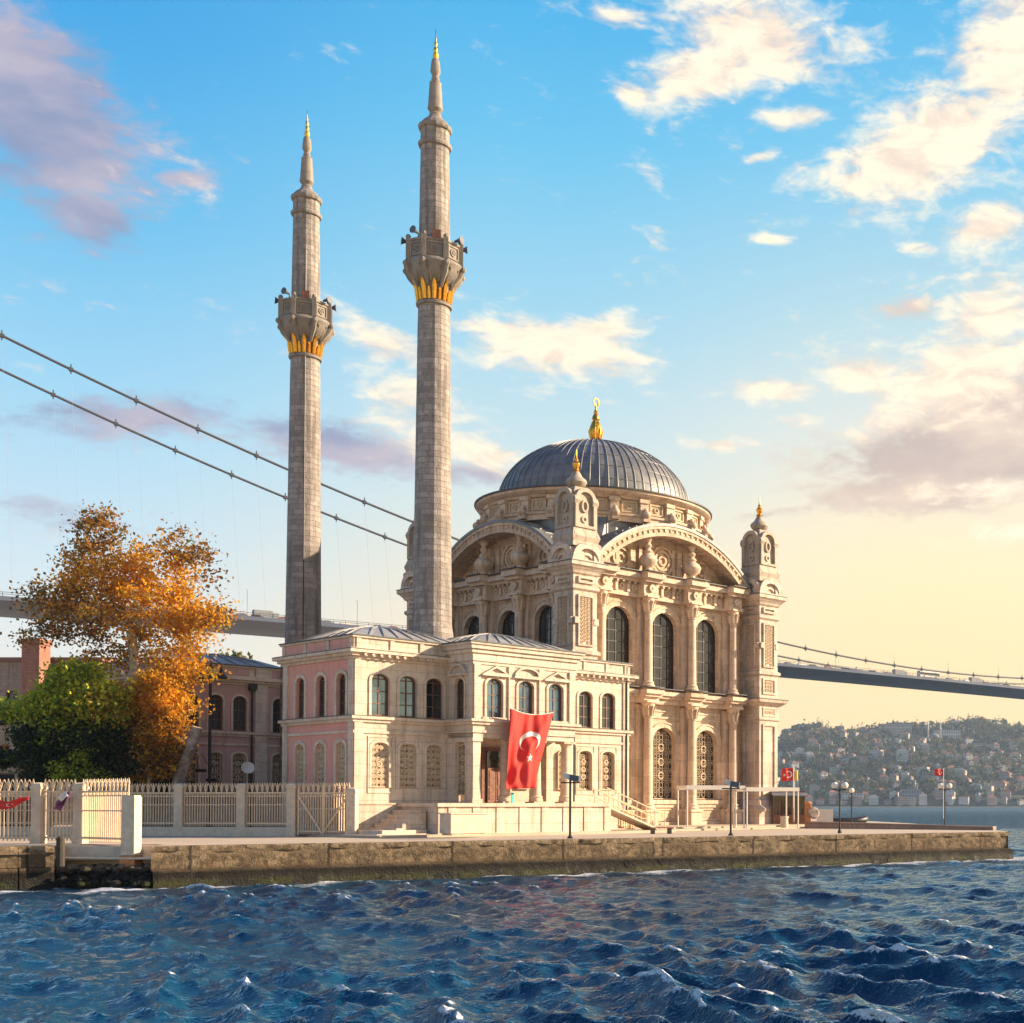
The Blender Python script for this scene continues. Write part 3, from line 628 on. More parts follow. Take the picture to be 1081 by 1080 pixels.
def build_dome():
    sk = MB(); n = 64
    def sqr(half, z): 
        L = []
        for k in range(n):
            a = 2*math.pi*k/n+math.pi/4; c, s_ = math.cos(a), math.sin(a); q = half/max(abs(c), abs(s_)); L.append((c*q, s_*q, z))
        return L
    circ = lambda r, z: [(r*math.cos(2*math.pi*k/n+math.pi/4), r*math.sin(2*math.pi*k/n+math.pi/4), z) for k in range(n)]
    sq_r = lambda r, z: [(p[0]*min(1, r/math.hypot(p[0], p[1])), p[1]*min(1, r/math.hypot(p[0], p[1])), z) for p in sqr(6.3, z)]
    lo_r, hi_r = sq_r(9.4, 15.3), sq_r(7.05, 18.85)
    sk.loft([lo_r, hi_r])
    for k in range(0, n, 2): sk.bar(lo_r[k], hi_r[k], .09)
    sk.build('lead_skirt', M['lead'], mosque, recalc=True)
    dr = MB().lathe([(5.5, 18.5), (7.1, 18.5), (7.1, 18.8), (7.22, 18.85), (7.22, 18.98), (6.9, 19.04), (6.85, 19.85), (7.0, 19.9), (7.05, 20.02), (7.3, 20.12), (7.42, 20.22), (7.42, 20.36), (6.2, 20.5)], 96)
    dr.build('drum', M['trim'], mosque, 25)
    rim = MB().lathe([(7.36, 20.365), (7.52, 20.365), (7.52, 20.45), (6.1, 20.58)], 96); rim.build('drum_lead_rim', M['flashing'], mosque, 25)
    pm = MB(); pm.box(6.75, 7.12, -.27, .27, 18.98, 19.9); pm.box(6.75, 7.2, -.33, .33, 19.72, 19.95); pm.box(6.75, 7.2, -.33, .33, 18.97, 19.1)
    pm = pm.mesh('drum_pilaster', M['trim'])
    cm = MB(); cm.box(6.9, 7.45, -.22, .22, 18.55, 18.82); cm.sphere((7.4, 0, 18.98), .23, 10, 8, 1.05); cm.sphere((7.27, 0, 19.26), .15, 8, 6); cm.box(7.0, 7.4, -.18, .18, 18.8, 19.0)
    cm = cm.mesh('drum_console', M['trim'], 40)
    pn = MB(); PF = lambda s, d, z: (6.87+d, s, z); pn.frame([(-.48, 19.1), (.48, 19.1), (.48, 19.78), (-.48, 19.78)], [(-.38, 19.19), (.38, 19.19), (.38, 19.69), (-.38, 19.69)], -.05, .1, PF); pn.box(6.8, 6.9, -.36, .36, 19.15, 19.7)
    ringflat(pn, PF, 0, 19.44, .1, .17, 0, .1, 12); pn = pn.mesh('drum_panel', M['relief'])
    for k in range(24):
        for nm, me, off in (('drum_pilaster', pm, 0), ('drum_console', cm, 0), ('drum_panel', pn, .5)):
            o = bpy.data.objects.new(nm, me); COL.objects.link(o); o.parent = mosque; o.rotation_euler = (0, 0, 2*math.pi*(k+off)/24)
    RD, RZ, Z0 = 6.1, 4.38, 20.42
    dm = MB().lathe([(RD+.12, Z0-.02), (RD+.12, Z0+.1)]+[(RD*math.cos(a), Z0+.1+RZ*math.sin(a)) for a in np.linspace(0, 1.53, 26)], 96)
    for k in range(68):
        b = 2*math.pi*k/68
        dm.tube([((RD*math.cos(a)+.02)*math.cos(b), (RD*math.cos(a)+.02)*math.sin(b), Z0+.12+RZ*math.sin(a)) for a in np.linspace(0, 1.5, 20)], .027, 4)
    for j, a in enumerate(np.linspace(.18, 1.2, 6)):
        r, z = RD*math.cos(a)+.012, Z0+.1+RZ*math.sin(a)+.01
        dm.tube([(r*math.cos(b), r*math.sin(b), z) for b in np.linspace(0, 2*math.pi, 97)], .018, 4)
    dm.build('dome', M['lead'], mosque, 30)
    zt = Z0+.1+RZ-.05
    g = MB().lathe([(.72, zt-.05), (.62, zt+.1), (.36, zt+.25), (.3, zt+.38), (.36, zt+.55), (.42, zt+.82), (.36, zt+1.15), (.22, zt+1.45), (.17, zt+1.55), (.25, zt+1.68), (.21, zt+1.85), (.12, zt+2.0), (.16, zt+2.12), (.07, zt+2.25), (.05, zt+2.6)], 20)
    for k in range(8): a = k*math.pi/4; g.tube([(.66*math.cos(a), .66*math.sin(a), zt), (.34*math.cos(a), .34*math.sin(a), zt+.38), (.43*math.cos(a), .43*math.sin(a), zt+.85), (.2*math.cos(a), .2*math.sin(a), zt+1.5)], .055, 5)
    ring = [(.02+.2*math.cos(t), 0, zt+2.78+.24*math.sin(t)) for t in np.linspace(-math.pi*.38, math.pi*1.38, 20)]
    g.tube(ring, .055, 6)
    g.build('dome_finial', M['gold'], mosque, 40)
build_dome()

# ------------------------------------------------------------------ minarets
def build_minaret(base, label):
    Yr = 68.1
    z = lambda y: at(455, y, Yr).z-G0
    k = Yr/F
    root = thing('minaret', base, label, 'minaret', R(-70))     # local +x faces the water
    N_ = 16
    sh = MB().lathe([(1.25, 0), (1.25, 8.9), (1.06, z(672)), (1.02, z(666)), (.965, z(660)), (.95, z(640)), (.80, z(345)), (.78, z(326))], N_, a0=.05)
    sh.build('shaft', M['minar'], root)
    MB().lathe([(.79, z(326)), (.88, z(325)), (.9, z(322.5)), (.8, z(321))], 24).build('shaft_ring', M['minar_trim'], root, 40)
    MB().lathe([(.76, z(322)), (.79, z(310)), (.86, z(300)), (.95, z(298))], 24).build('collar_core', M['minar_trim'], root, 40)
    cl = MB()
    for i in range(10):
        a = 2*math.pi*i/10; c, s_ = math.cos(a), math.sin(a)
        cl.tube([(c*.79, s_*.79, z(321)), (c*.84, s_*.84, z(312)), (c*.9, s_*.9, z(305)), (c*1.06, s_*1.06, z(301))], [.10, .13, .115, .06], 6)
        a += math.pi/10; c, s_ = math.cos(a), math.sin(a)
        cl.tube([(c*.79, s_*.79, z(321)), (c*.83, s_*.83, z(315)), (c*.92, s_*.92, z(309))], [.08, .09, .05], 6)
    cl.build('gilded_collar', M['gold'], root, 40)
    co = MB().lathe([(.78, z(305)), (.95, z(302)), (1.14, z(298)), (1.30, z(294)), (1.38, z(290)), (1.40, z(288)), (1.48, z(286)), (1.5, z(284.5)), (1.48, z(283)), (1.4, z(281))], 24, a0=math.pi/8)
    for i in range(8):
        a = 2*math.pi*(i+.5)/8; c, s_ = math.cos(a), math.sin(a)
        co.tube([(c*.86, s_*.86, z(308)), (c*1.02, s_*1.02, z(300)), (c*1.3, s_*1.3, z(293)), (c*1.5, s_*1.5, z(287))], [.08, .13, .15, .1], 6)
        co.sphere((c*1.5, s_*1.5, z(286)), .16, 8, 6)
        for q_ in (-.2, .2):
            a3 = a+q_; c3, s3 = math.cos(a3), math.sin(a3); co.tube([(c3*.95, s3*.95, z(303)), (c3*1.12, s3*1.12, z(296)), (c3*1.34, s3*1.34, z(290))], [.05, .09, .07], 5); co.sphere((c3*1.36, s3*1.36, z(289)), .09, 6, 5)
    co.build('balcony_corbel', M['minar_trim'], root, 30)
    bl = MB().lathe([(1.38, z(283)), (1.42, z(281)), (1.36, z(280)), (1.36, z(264)), (1.44, z(263)), (1.44, z(261)), (1.25, z(261)), (1.25, z(278)), (.7, z(278))], 8, a0=math.pi/8, cap=False)
    for i in range(8):
        a = 2*math.pi*(i+.5)/8; c, s_ = math.cos(a), math.sin(a)
        bl.cbox(c*1.38, s_*1.38, z(282), z(259.5), .12); bl.sphere((c*1.38, s_*1.38, z(258)), .13, 8, 6)
        a = 2*math.pi*i/8; c, s_ = math.cos(a), math.sin(a); ap = 1.36*math.cos(math.pi/8)
        PF = lambda s, d, zz, c=c, s_=s_: (c*(ap+d)-s_*s, s_*(ap+d)+c*s, zz)
        zm = z(272); q = .36; hh = z(265)-zm
        bl.frame([(-q, zm-hh), (q, zm-hh), (q, zm+hh), (-q, zm+hh)], [(-q+.07, zm-hh+.07), (q-.07, zm-hh+.07), (q-.07, zm+hh-.07), (-q+.07, zm+hh-.07)], -.02, .05, PF)
        ringflat(bl, PF, 0, zm, .13, .2, -.02, .05, 12); ringflat(bl, PF, 0, zm, .03, .08, -.02, .06, 8)
    bl.build('balcony_parapet', M['minar_trim'], root)
    us = MB().lathe([(.78, z(282)), (.77, z(255)), (.70, z(158)), (.8, z(157)), (.84, z(155)), (.84, z(153.5)), (.72, z(152)), (.71, z(140)), (.8, z(139)), (.84, z(137)), (.84, z(135)), (.76, z(134)), (.62, z(130)), (.4, z(126)), (.3, z(123))], N_, a0=.05)
    us.build('upper_shaft', M['minar'], root)
    sp = MB().lathe([(.26, z(124)), (.3, z(121)), (.24, z(119.5)), (.38, z(116)), (.38, z(114.5)), (.36, z(113)), (.29, z(90)), (.3, z(88)), (.16, z(86.5)), (.2, z(84.5)), (.2, z(83)), (.15, z(82)), (.17, z(80)), (.25, z(77)), (.25, z(75)), (.2, z(65)), (.16, z(63))], 16)
    sp.build('spire', M['minar_trim'], root, 35)
    fi = MB().lathe([(.1, z(63)), (.14, z(61)), (.15, z(58)), (.07, z(56)), (.1, z(54)), (.11, z(52)), (.05, z(50)), (.08, z(48)), (.08, z(46)), (.03, z(44)), (.05, z(42)), (.02, z(40)), (.015, z(36))], 10)
    fi.build('finial', M['gold'], root, 40)
    rod = MB().tube([(.08, 0, z(48)), (.1, 0, z(32))], .012, 5); rod.build('lightning_rod', M['iron'], root)
    for i, (a, dz) in enumerate(((-1.45, -.1), (-.72, .15), (.95, .05), (1.5, -.1), (2.9, 0))):
        c, s_ = math.cos(a), math.sin(a); zz = z(259)+dz
        horn = MB().tube([(c*1.2, s_*1.2, zz), (c*1.45, s_*1.45, zz+.02), (c*1.62, s_*1.62, zz+.03)], [.06, .10, .2], 12)
        horn.tube([(c*1.2, s_*1.2, zz-.4), (c*1.2, s_*1.2, zz)], .03, 5); horn.build('loudspeaker', M['bridge'], root, 40)
    bx = MB(); a = .07; bx.cbox(1.15*math.cos(a), 1.15*math.sin(a), z(262), z(253), .2); bx.build('speaker_box', M['wood'], root)
    return root
MR = NX-E1*9.17
m1 = build_minaret((MR.x, MR.y, G0), 'taller nearer grey stone minaret rising beside the dome')
ML = MR+E2*12.97
m2 = copy_tree(m1, None, (ML.x, ML.y, G0), None, 'shorter looking farther grey stone minaret behind the rose coloured wing, left of its twin')
cdt = MB().tube([(.80*math.cos(.06), .80*math.sin(.06), 33.2), (.98*math.cos(.06), .98*math.sin(.06), 9.5)], .025, 5); cdt.build('lightning_cable', M['iron'], m2)
for m in (m1, m2): m['group'] = 'twin minarets'
# ------------------------------------------------------------------ two-storey pavilion
C1 = Vector((gx(373, 60), 60, G0))
PMAT = Matrix.Translation(C1) @ Matrix.Rotation(TH, 4, 'Z'); PINV = PMAT.inverted()
def ploc(px, py, y=0.0):                     # photo pixel -> pavilion coordinates on the plane local y
    p0 = PMAT @ Vector((0, y, 0)); return PINV @ hit(px, py, p0, E2)
pav = thing('pavilion', C1, 'two storey cream and rose pavilion with a columned porch on a stone terrace', 'pavilion', TH)
S_ = lambda s, d, z: (s, -d, z)
PINKP = lambda s, d, z: (-d, s, z)
POR = lambda s, d, z: (4.76+s, -2.17-d, z)
SIDE = lambda s, d, z: (4.76-d, -s, z)
UP = lambda s, w=.92: (s, w, 5.55, 7.18, .30)
LO = lambda s, w=.86: (s, w, 2.24, 4.08, .24)
LEN, WID = 16.06, 6.3

def wing_wall(parent, P, s0, s1, up, lo, mat, name='wall', z0=0, glass='glass', rows=3, lat=True, latmat='relief', back='dark', deep=.25):
    w = MB()
    if z0 < 5: wall(w, P, s0, s1, z0, 5.0, lo, deep)
    wall(w, P, s0, s1, 5.0, 8.2, up, deep)
    w.build(name, M[mat], parent, recalc=False)
    for i, hh in enumerate(up): window(parent, P, hh, deep-.05, glass[i] if isinstance(glass, (list, tuple)) else glass, 2, rows, .05)
    if lat:
        for hh in lo: lattice(parent, P, hh, .12 if back != 'dark' else .2, latmat, back, 4 if back != 'dark' else 3, .8 if back != 'dark' else .5)

def slabs(mb, x0, x1, y0, y1, dz=0):
    for z0, z1, p in ((4.72, 4.84, .06), (5.22, 5.36, .10), (5.36, 5.5, .2), (8.1, 8.22, .10), (8.22, 8.36, .24), (8.36, 8.5, .40), (8.5, 8.56, .34), (8.56, 9.06, .06), (9.06, 9.14, .16)):
        mb.box(x0-p, x1+p, y0-p, y1+p, z0+dz, z1+dz)
def roof_hip(parent, x0, x1, y0, y1, z0, z1, inset):
    mb = MB(); i = inset
    mb.loft([[(x0, y0, z0), (x1, y0, z0), (x1, y1, z0), (x0, y1, z0)], [(x0+i*.55, y0+i*.55, z0+(z1-z0)*.68), (x1-i*.55, y0+i*.55, z0+(z1-z0)*.68), (x1-i*.55, y1-i*.55, z0+(z1-z0)*.68), (x0+i*.55, y1-i*.55, z0+(z1-z0)*.68)], [(x0+i, y0+i, z1), (x1-i, y0+i, z1), (x1-i, y1-i, z1), (x0+i, y1-i, z1)]])
    for k in range(1, 8):
        t = k/8
        for (a, b) in (((x0+(x1-x0)*t, y0, z0), (x0+i+(x1-x0-2*i)*t, y0+i, z1)), ((x0, y0+(y1-y0)*t, z0), (x0+i, y0+i+(y1-y0-2*i)*t, z1))):
            m = tuple((p+q)/2 for p, q in zip(a, b)); m = (m[0], m[1], m[2]+(z1-z0)*.19)
            mb.tube([a, m, b], .045, 4)
    mb.build('roof', M['lead_pale'], parent, 25)
def pediment(mb, P, s, w, z, kind):
    if kind == 'tri': o = [(s-w/2, z), (s+w/2, z), (s, z+.42)]; i = [(s-w/2+.22, z+.08), (s+w/2-.22, z+.08), (s, z+.31)]
    else:
        A = np.linspace(0, math.pi, 13); o = [(s+w/2*math.cos(a), z+.5*math.sin(a)) for a in A]; i = [(s+(w/2-.13)*math.cos(a), z+.07+.33*math.sin(a)) for a in A]
    mb.frame(o, i, 0, .2, P); mb.ext(i, 0, .05, P); lbox(mb, P, s-w/2-.04, s+w/2+.04, 0, .23, z-.08, z)

# --- the near wing: cream front to the water, rose end wall
fx = [1.30, 2.70, 4.10]
wing_wall(pav, S_, 0, 4.76, [UP(s) for s in fx], [LO(s) for s in fx], 'pavil', glass=['glass_blue', 'glass_blue', 'glass'], back='recess')
py_ = [1.05, 2.85, 4.72]
wing_wall(pav, PINKP, 0, WID, [UP(s, .8) for s in py_], [LO(s, .8) for s in py_], 'pink', 'rose_wall', back='recess')
rx = [ploc(618, 740).x, ploc(642, 745).x]
wing_wall(pav, S_, 10.66, LEN, [UP(s) for s in rx], [LO(s) for s in rx], 'pavil')
bk = MB(); bk.face([(LEN, 0, 0), (LEN, WID, 0), (LEN, WID, 8.2), (LEN, 0, 8.2)]); bk.face([(0, WID, 0), (LEN, WID, 0), (LEN, WID, 8.2), (0, WID, 8.2)]); bk.build('rear_wall', M['pavil'], pav, recalc=False)
tm = MB(); slabs(tm, 0, LEN, 0, WID)
tm.box(-.13, 2.19, -.13, WID+.1, 0, 1.46); tm.box(-.18, 2.19, -.18, WID+.1, 1.46, 1.53)
for s in fx+rx:
    for hh, tk in ((UP(s), .13), (LO(s), .12)): surround(tm, S_, hh, tk, .05)
for s in py_:
    for hh in (UP(s, .8), LO(s, .8)): surround(tm, PINKP, hh, .17, .06)
for a, b in ((0, .42), (LEN-.4, LEN)): lbox(tm, S_, a, b, 0, .07, 1.5, 5.22); lbox(tm, S_, a, b, 0, .07, 5.5, 8.1)
for a, b in ((0, .4), (WID-.45, WID)): lbox(tm, PINKP, a, b, 0, .07, 1.5, 5.22); lbox(tm, PINKP, a, b, 0, .07, 5.5, 8.1)
for s in np.linspace(.35, LEN-.3, 40):
    if not 4.3 < s < 11.2: lbox(tm, S_, s-.06, s+.06, .22, .36, 8.24, 8.34)
for a in (.05, 1.72, 3.25, 4.55, 11.1, 12.9, 14.4, 15.7): lbox(tm, S_, a-.0, a+.22, .05, .12, 8.57, 9.05)
for a in (.02, 2.0, 4.05, 6.05): lbox(tm, PINKP, a, a+.24, .05, .12, 8.57, 9.05)
for s in fx+rx: tm.frame([(s-.62, 1.98), (s+.62, 1.98), (s+.62, 4.6), (s-.62, 4.6)], [(s-.56, 2.04), (s+.56, 2.04), (s+.56, 4.54), (s-.56, 4.54)], 0, .035, S_)
tm.build('trim', M['pavil'], pav)
MB().box(-.42, LEN+.42, -.42, WID+.42, 8.503, 8.53).build('cornice_flashing', M['flashing'], pav); MB().box(-.22, LEN+.22, -.22, WID+.22, 5.503, 5.52).build('cornice_flashing', M['flashing'], pav)
for a, b in ((.32, 1.95), (2.3, 4.0), (4.35, 5.98)): pk = MB(); lbox(pk, PINKP, a, b, .05, .085, 8.62, 9.0); pk.build('parapet_panel', M['pink'], pav)
ea = MB(); ea.box(-.2, LEN+.2, -.2, WID+.2, 9.142, 9.2); ea.build('roof_edge', M['flashing'], pav)
roof_hip(pav, .0, 6.2, .1, 6.2, 9.203, 10.05, 2.6)

# --- the porch: four columns below, a room above
PW = 5.9
sx_ = [1.17, 2.96, 4.74]
wing_wall(pav, POR, 0, PW, [UP(s) for s in sx_], [], 'pavil', 'porch_wall', z0=5.0, glass=['glass_blue', 'glass_blue', 'glass_blue'])
wing_wall(pav, SIDE, 0, 2.17, [UP(1.08, .8)], [(1.1, .85, 1.6, 4.3, .15)], 'pavil', 'porch_wall', lat=False)
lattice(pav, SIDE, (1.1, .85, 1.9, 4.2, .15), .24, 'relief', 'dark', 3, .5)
rw = MB(); rw.face([(4.76+PW, 0, 5), (4.76+PW, -2.17, 5), (4.76+PW, -2.17, 8.2), (4.76+PW, 0, 8.2)]); rw.build('porch_wall', M['pavil'], pav, recalc=False)
tp = MB(); x0, x1, y0 = 4.76, 4.76+PW, -2.17
for z0, z1, p in ((4.62, 4.86, .0), (4.86, 4.98, .08), (4.98, 5.24, .03), (5.24, 5.38, .16), (5.38, 5.5, .26), (8.1, 8.24, .05), (8.24, 8.62, .10), (8.62, 8.8, .2), (8.8, 9.0, .3), (9.0, 9.1, .38)):
    tp.box(x0-p, x1+p, y0-p, .3 if z0 > 8 else -.03, z0+.006, z1+.006)
for s in sx_: surround(tp, POR, UP(s), .12, .06)
surround(tp, SIDE, UP(1.08, .8), .12, .06); pediment(tp, SIDE, 1.08, 1.35, 7.66, 'seg')
for s, kd in zip(sx_, ('tri', 'seg', 'tri')): pediment(tp, POR, s, 1.5, 7.66, kd)
for s in (.0, 1.92, 3.7, PW-.36): lbox(tp, POR, s, s+.32 if 0 < s < 5 else s+.36, 0, .09, 5.5, 8.1)
lbox(tp, SIDE, 1.8, 2.17, 0, .08, 5.5, 8.1)
for s in (.45, 2.35, 4.1): lbox(tp, POR, s, s+1.35, 0, .12, 5.52, 5.62)
# square pier and the floor
tp.box(x0+.02, x0+.44, y0+.02, y0+.44, 1.53, 4.62); tp.box(x0-.05, x0+.5, y0-.05, y0+.5, 1.53, 1.72); tp.box(x0-.05, x0+.5, y0-.05, y0+.5, 4.45, 4.62)
tp.box(x1-.42, x1, -.5, -.03, 1.53, 4.62); 
tp.build('porch_trim', M['pavil'], pav)
cm = MB().lathe([(.34, 0), (.34, .1), (.3, .16), (.33, .24), (.26, .3), (.25, .5), (.215, 2.72), (.25, 2.76), (.25, 2.82), (.32, 2.9)], 20); cm.cbox(0, 0, -.08, .0, .37); cm.cbox(0, 0, 2.9, 3.02, .36)
cm = cm.mesh('porch_column', M['trim'], 35)
for s in (2.0, 3.8, 5.6):
    o = bpy.data.objects.new('porch_column', cm); COL.objects.link(o); o.parent = pav; o.location = (4.76+s, -1.88, 1.605)
pb = MB(); wall(pb, S_, 4.76, 10.66, 1.5, 4.9, [], .2); pb.build('porch_back_wall', M['pavil'], pav, recalc=False)
dl = ploc(521, 820, 0.0).x
dr = MB(); dr.box(dl-.75, dl+.75, -.1, -.01, 1.53, 4.3); dr.build('door_surround', M['wood'], pav)
dd = MB(); dd.box(dl-.5, dl+.5, -.16, -.1, 3.3, 4.1); dd.box(dl-.5, dl-.42, -.16, -.1, 1.55, 3.3); dd.build('transom_window', M['glass'], pav)
lf = MB()
for k in (-1, 1):
    c = dl+k*.24; lf.box(c-.22, c+.22, -.19, -.12, 1.55, 3.28)
    for z0, z1 in ((1.7, 2.3), (2.4, 3.15)): lf.box(c-.14, c+.14, -.215, -.19, z0, z1)
lf.build('door', M['wood'], pav)
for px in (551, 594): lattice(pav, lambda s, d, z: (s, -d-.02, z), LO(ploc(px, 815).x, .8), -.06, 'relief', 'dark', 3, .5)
ea = MB(); ea.box(x0-.42, x1+.42, y0-.42, .4, 9.112, 9.17); ea.build('roof_edge', M['flashing'], pav)
roof_hip(pav, 4.9, 10.6, -2.1, 3.2, 9.205, 9.98, 2.45)
dp = MB(); q = 4.76+PW+.1
dp.tube([(q, -2.05, 8.2), (q, -2.05, 1.6)], .045, 8); dp.tube([(LEN-.2, -.1, 9.0), (LEN-.2, -.1, .3)], .04, 8); dp.build('downpipe', M['iron'], pav)

# --- terrace and its steps
te = MB(); te.box(2.2, 11.9, -3.3, -.01, 0, 1.36); te.box(2.1, 12.0, -3.42, -.012, 1.36, 1.525)
te.box(2.14, 12.0, -3.36, -3.3, 0, .14)
for a in np.arange(2.7, 11.8, 1.28): te.box(a, a+.42, -3.34, -3.3, .14, 1.36)
te.build('terrace', M['pavil'], pav)
st = MB()
for k in range(6): st.box(2.1-.3*(6-k)+.02, 2.098, -2.5, -.19, 0 if k == 0 else .2*k, .2*(k+1))
st.build('terrace_steps', M['pavil'], pav)
ls = MB(); ls.box(-.6, 2.0, -3.0, -.2, 0, .16); ls.box(-.2, 2.0, -2.75, -.2, .16, .32); ls.build('low_steps', M['pavil'], pav)

# --- far wing: same building seen across the court, in shade
FARP = lambda s, d, z: (-1.5-d, s, z)
far = thing('pavilion_wing', C1+E2*17.65, 'shaded rose pavilion wing behind the street lamp, with arched windows above iron lattices', 'pavilion', TH)
ux = [-.6, .72, 2.02, 3.32, 5.54, 6.9, 8.2]
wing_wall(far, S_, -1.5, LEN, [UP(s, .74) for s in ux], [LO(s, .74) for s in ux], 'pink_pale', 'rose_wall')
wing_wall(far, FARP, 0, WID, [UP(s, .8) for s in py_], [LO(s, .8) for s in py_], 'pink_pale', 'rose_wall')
tf = MB(); slabs(tf, -1.5, LEN, 0, WID)
for s in ux:
    for hh in (UP(s, .74), LO(s, .74)): surround(tf, S_, hh, .12, .05)
for s in py_:
    for hh in (UP(s, .8), LO(s, .8)): surround(tf, FARP, hh, .17, .06)
for a, b in ((-1.5, -1.2), (4.15, 4.85)): lbox(tf, S_, a, b, 0, .10, 0, 5.22); lbox(tf, S_, a, b, 0, .10, 5.5, 8.1); lbox(tf, S_, a, b, .06, .16, 8.57, 9.05)
lbox(tf, S_, -1.5, LEN, 0, .08, 0, 1.5); lbox(tf, FARP, 0, WID, 0, .08, 0, 1.5)
for a, b in ((0, .4), (WID-.45, WID)): lbox(tf, FARP, a, b, 0, .07, 1.5, 8.1)
tf.build('trim', M['pavil'], far)
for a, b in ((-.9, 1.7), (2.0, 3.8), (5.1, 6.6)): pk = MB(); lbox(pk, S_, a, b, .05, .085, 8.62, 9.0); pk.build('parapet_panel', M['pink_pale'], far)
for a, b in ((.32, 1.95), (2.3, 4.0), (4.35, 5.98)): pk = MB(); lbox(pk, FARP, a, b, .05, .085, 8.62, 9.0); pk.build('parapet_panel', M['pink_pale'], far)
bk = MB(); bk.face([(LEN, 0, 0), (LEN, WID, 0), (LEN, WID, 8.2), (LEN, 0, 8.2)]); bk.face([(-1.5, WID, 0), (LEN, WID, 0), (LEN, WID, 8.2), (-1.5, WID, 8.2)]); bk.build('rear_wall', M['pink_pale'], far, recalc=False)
ea = MB(); ea.box(-1.7, LEN+.2, -.2, WID+.2, 9.142, 9.2); ea.build('roof_edge', M['flashing'], far)
roof_hip(far, -1.5, 6.2, .1, 6.2, 9.203, 10.0, 2.6)
dp = MB(); dp.tube([(3.95, -.12, 8.1), (3.95, -.12, .2)], .06, 8); dp.box(3.75, 4.15, -.3, -.05, 7.85, 8.2); dp.build('downpipe', M['iron'], far)
# linking block between the wings, in front of the hall door
lk = MB(); lk.box(9.6, 14.6, WID+.03, 17.6, 0, 8.7); lk.box(9.4, 14.8, WID+.2, 17.4, 8.7, 9.0)
lk.build('linking_block', M['pavil'], pav)
# ------------------------------------------------------------------ water, quay, ground
def make_water():
    # real waves: a sum of trochoidal (Gerstner) waves, blowing towards the quay from the right
    Y = []; y = 9.0
    while y < 2600: Y.append(y); y += max(.055, y*.0042 if y < 160 else y*.014)
    Y = np.array(Y)
    T = np.concatenate([np.linspace(-1.6, -.78, 60)[:-1], np.linspace(-.78, .24, 760), np.linspace(.24, 1.3, 90)[1:]])
    X0 = (T[None, :]*Y[:, None]); Y0 = np.repeat(Y[:, None], len(T), 1)
    # the sheet nearest the camera is widened so that the sea also lies beside and behind it
    sp = np.maximum(np.gradient(Y)[:, None], np.abs(np.gradient(T)[None, :])*Y[:, None])
    dx = np.zeros_like(X0); dy = dx.copy(); dz = dx.copy(); J = dx.copy()
    L = np.concatenate([rng.uniform(5.5, 11, 6), rng.uniform(2.2, 5.5, 18), rng.uniform(.8, 2.2, 40), rng.uniform(.3, .8, 40)])
    L = L*.63; main = R(232)
    for l in L:
        th = main+rng.normal(0, .36 if l > 1.4 else .55); k = 2*math.pi/l; ph = rng.uniform(0, 2*math.pi)
        amp = .0058*l if l > 3.4 else (.0105*l if l > 1.36 else (.0118*l if l > .5 else .0085*l))
        f = np.clip(l/(3.2*sp)-.35, 0, 1); f = f*np.clip(1.35-Y0/900, .12, 1)
        p = k*(X0*math.cos(th)+Y0*math.sin(th))+ph; s, c = np.sin(p), np.cos(p)
        q = .85
        dz += amp*f*c; dx -= q*amp*f*math.cos(th)*s; dy -= q*amp*f*math.sin(th)*s; J += amp*f*k*c*(l > .45)
    # gusty patches make some groups steeper
    g = .75+.35*np.sin(X0*.11+1.3)*np.sin(Y0*.09+.4)+.25*np.sin(X0*.23-Y0*.17)
    dz *= np.clip(g, .6, 1.2); J = J*np.clip(g, .55, 1.25)
    foam = np.clip((J-.36)/.5, 0, 1)*np.clip((dz-.02)/.15, 0, 1)*.95
    # surf against the quay edge
    A = np.array([-25.9, 46.5]); B = np.array([6.3, 71.5]); ab = B-A; tt = np.clip(((X0-A[0])*ab[0]+(Y0-A[1])*ab[1])/ab.dot(ab), -1.6, 1.02)
    d = np.hypot(X0-A[0]-tt*ab[0], Y0-A[1]-tt*ab[1])
    d2 = np.hypot(np.clip(np.abs(X0+55)-29, 0, None), Y0-46.6); d = np.minimum(d, d2)
    surf = np.exp(-(np.clip(d-.4, 0, None)/(1.6+1.2*np.sin(X0*.47)))**2)*(.68+.36*np.sin(X0*.83+1)*np.sin(X0*.31)+.2*np.sin(X0*2.3))
    surf += np.exp(-(d/2.2)**2)*np.clip(dz*1.1, 0, .35)
    right = np.exp(-((X0-4)/9)**2)*np.exp(-(d/4)**2)*.35
    foam = np.clip(foam+surf+right, 0, 1)
    calm = 1-.62*np.exp(-(d/3.5)**2)
    dz *= calm; dx *= calm; dy *= calm
    v = np.stack([X0+dx, Y0+dy, dz], -1).reshape(-1, 3)
    nr, nc = X0.shape; i = np.arange(nr*nc).reshape(nr, nc)
    quads = np.stack([i[:-1, :-1], i[:-1, 1:], i[1:, 1:], i[1:, :-1]], -1).reshape(-1, 4)
    me = bpy.data.meshes.new('sea'); me.vertices.add(len(v)); me.vertices.foreach_set('co', v.ravel())
    me.loops.add(quads.size); me.loops.foreach_set('vertex_index', quads.ravel().astype(np.int32))
    me.polygons.add(len(quads)); me.polygons.foreach_set('loop_start', np.arange(0, quads.size, 4, dtype=np.int32)); me.polygons.foreach_set('loop_total', np.full(len(quads), 4, dtype=np.int32))
    me.polygons.foreach_set('use_smooth', np.ones(len(quads), dtype=bool)); me.update(); me.validate()
    at_ = me.attributes.new('foam', 'FLOAT', 'POINT'); at_.data.foreach_set('value', foam.ravel().astype(np.float32))
    me.materials.append(M['water']); o = bpy.data.objects.new('water', me); COL.objects.link(o); structure(o)
make_water()

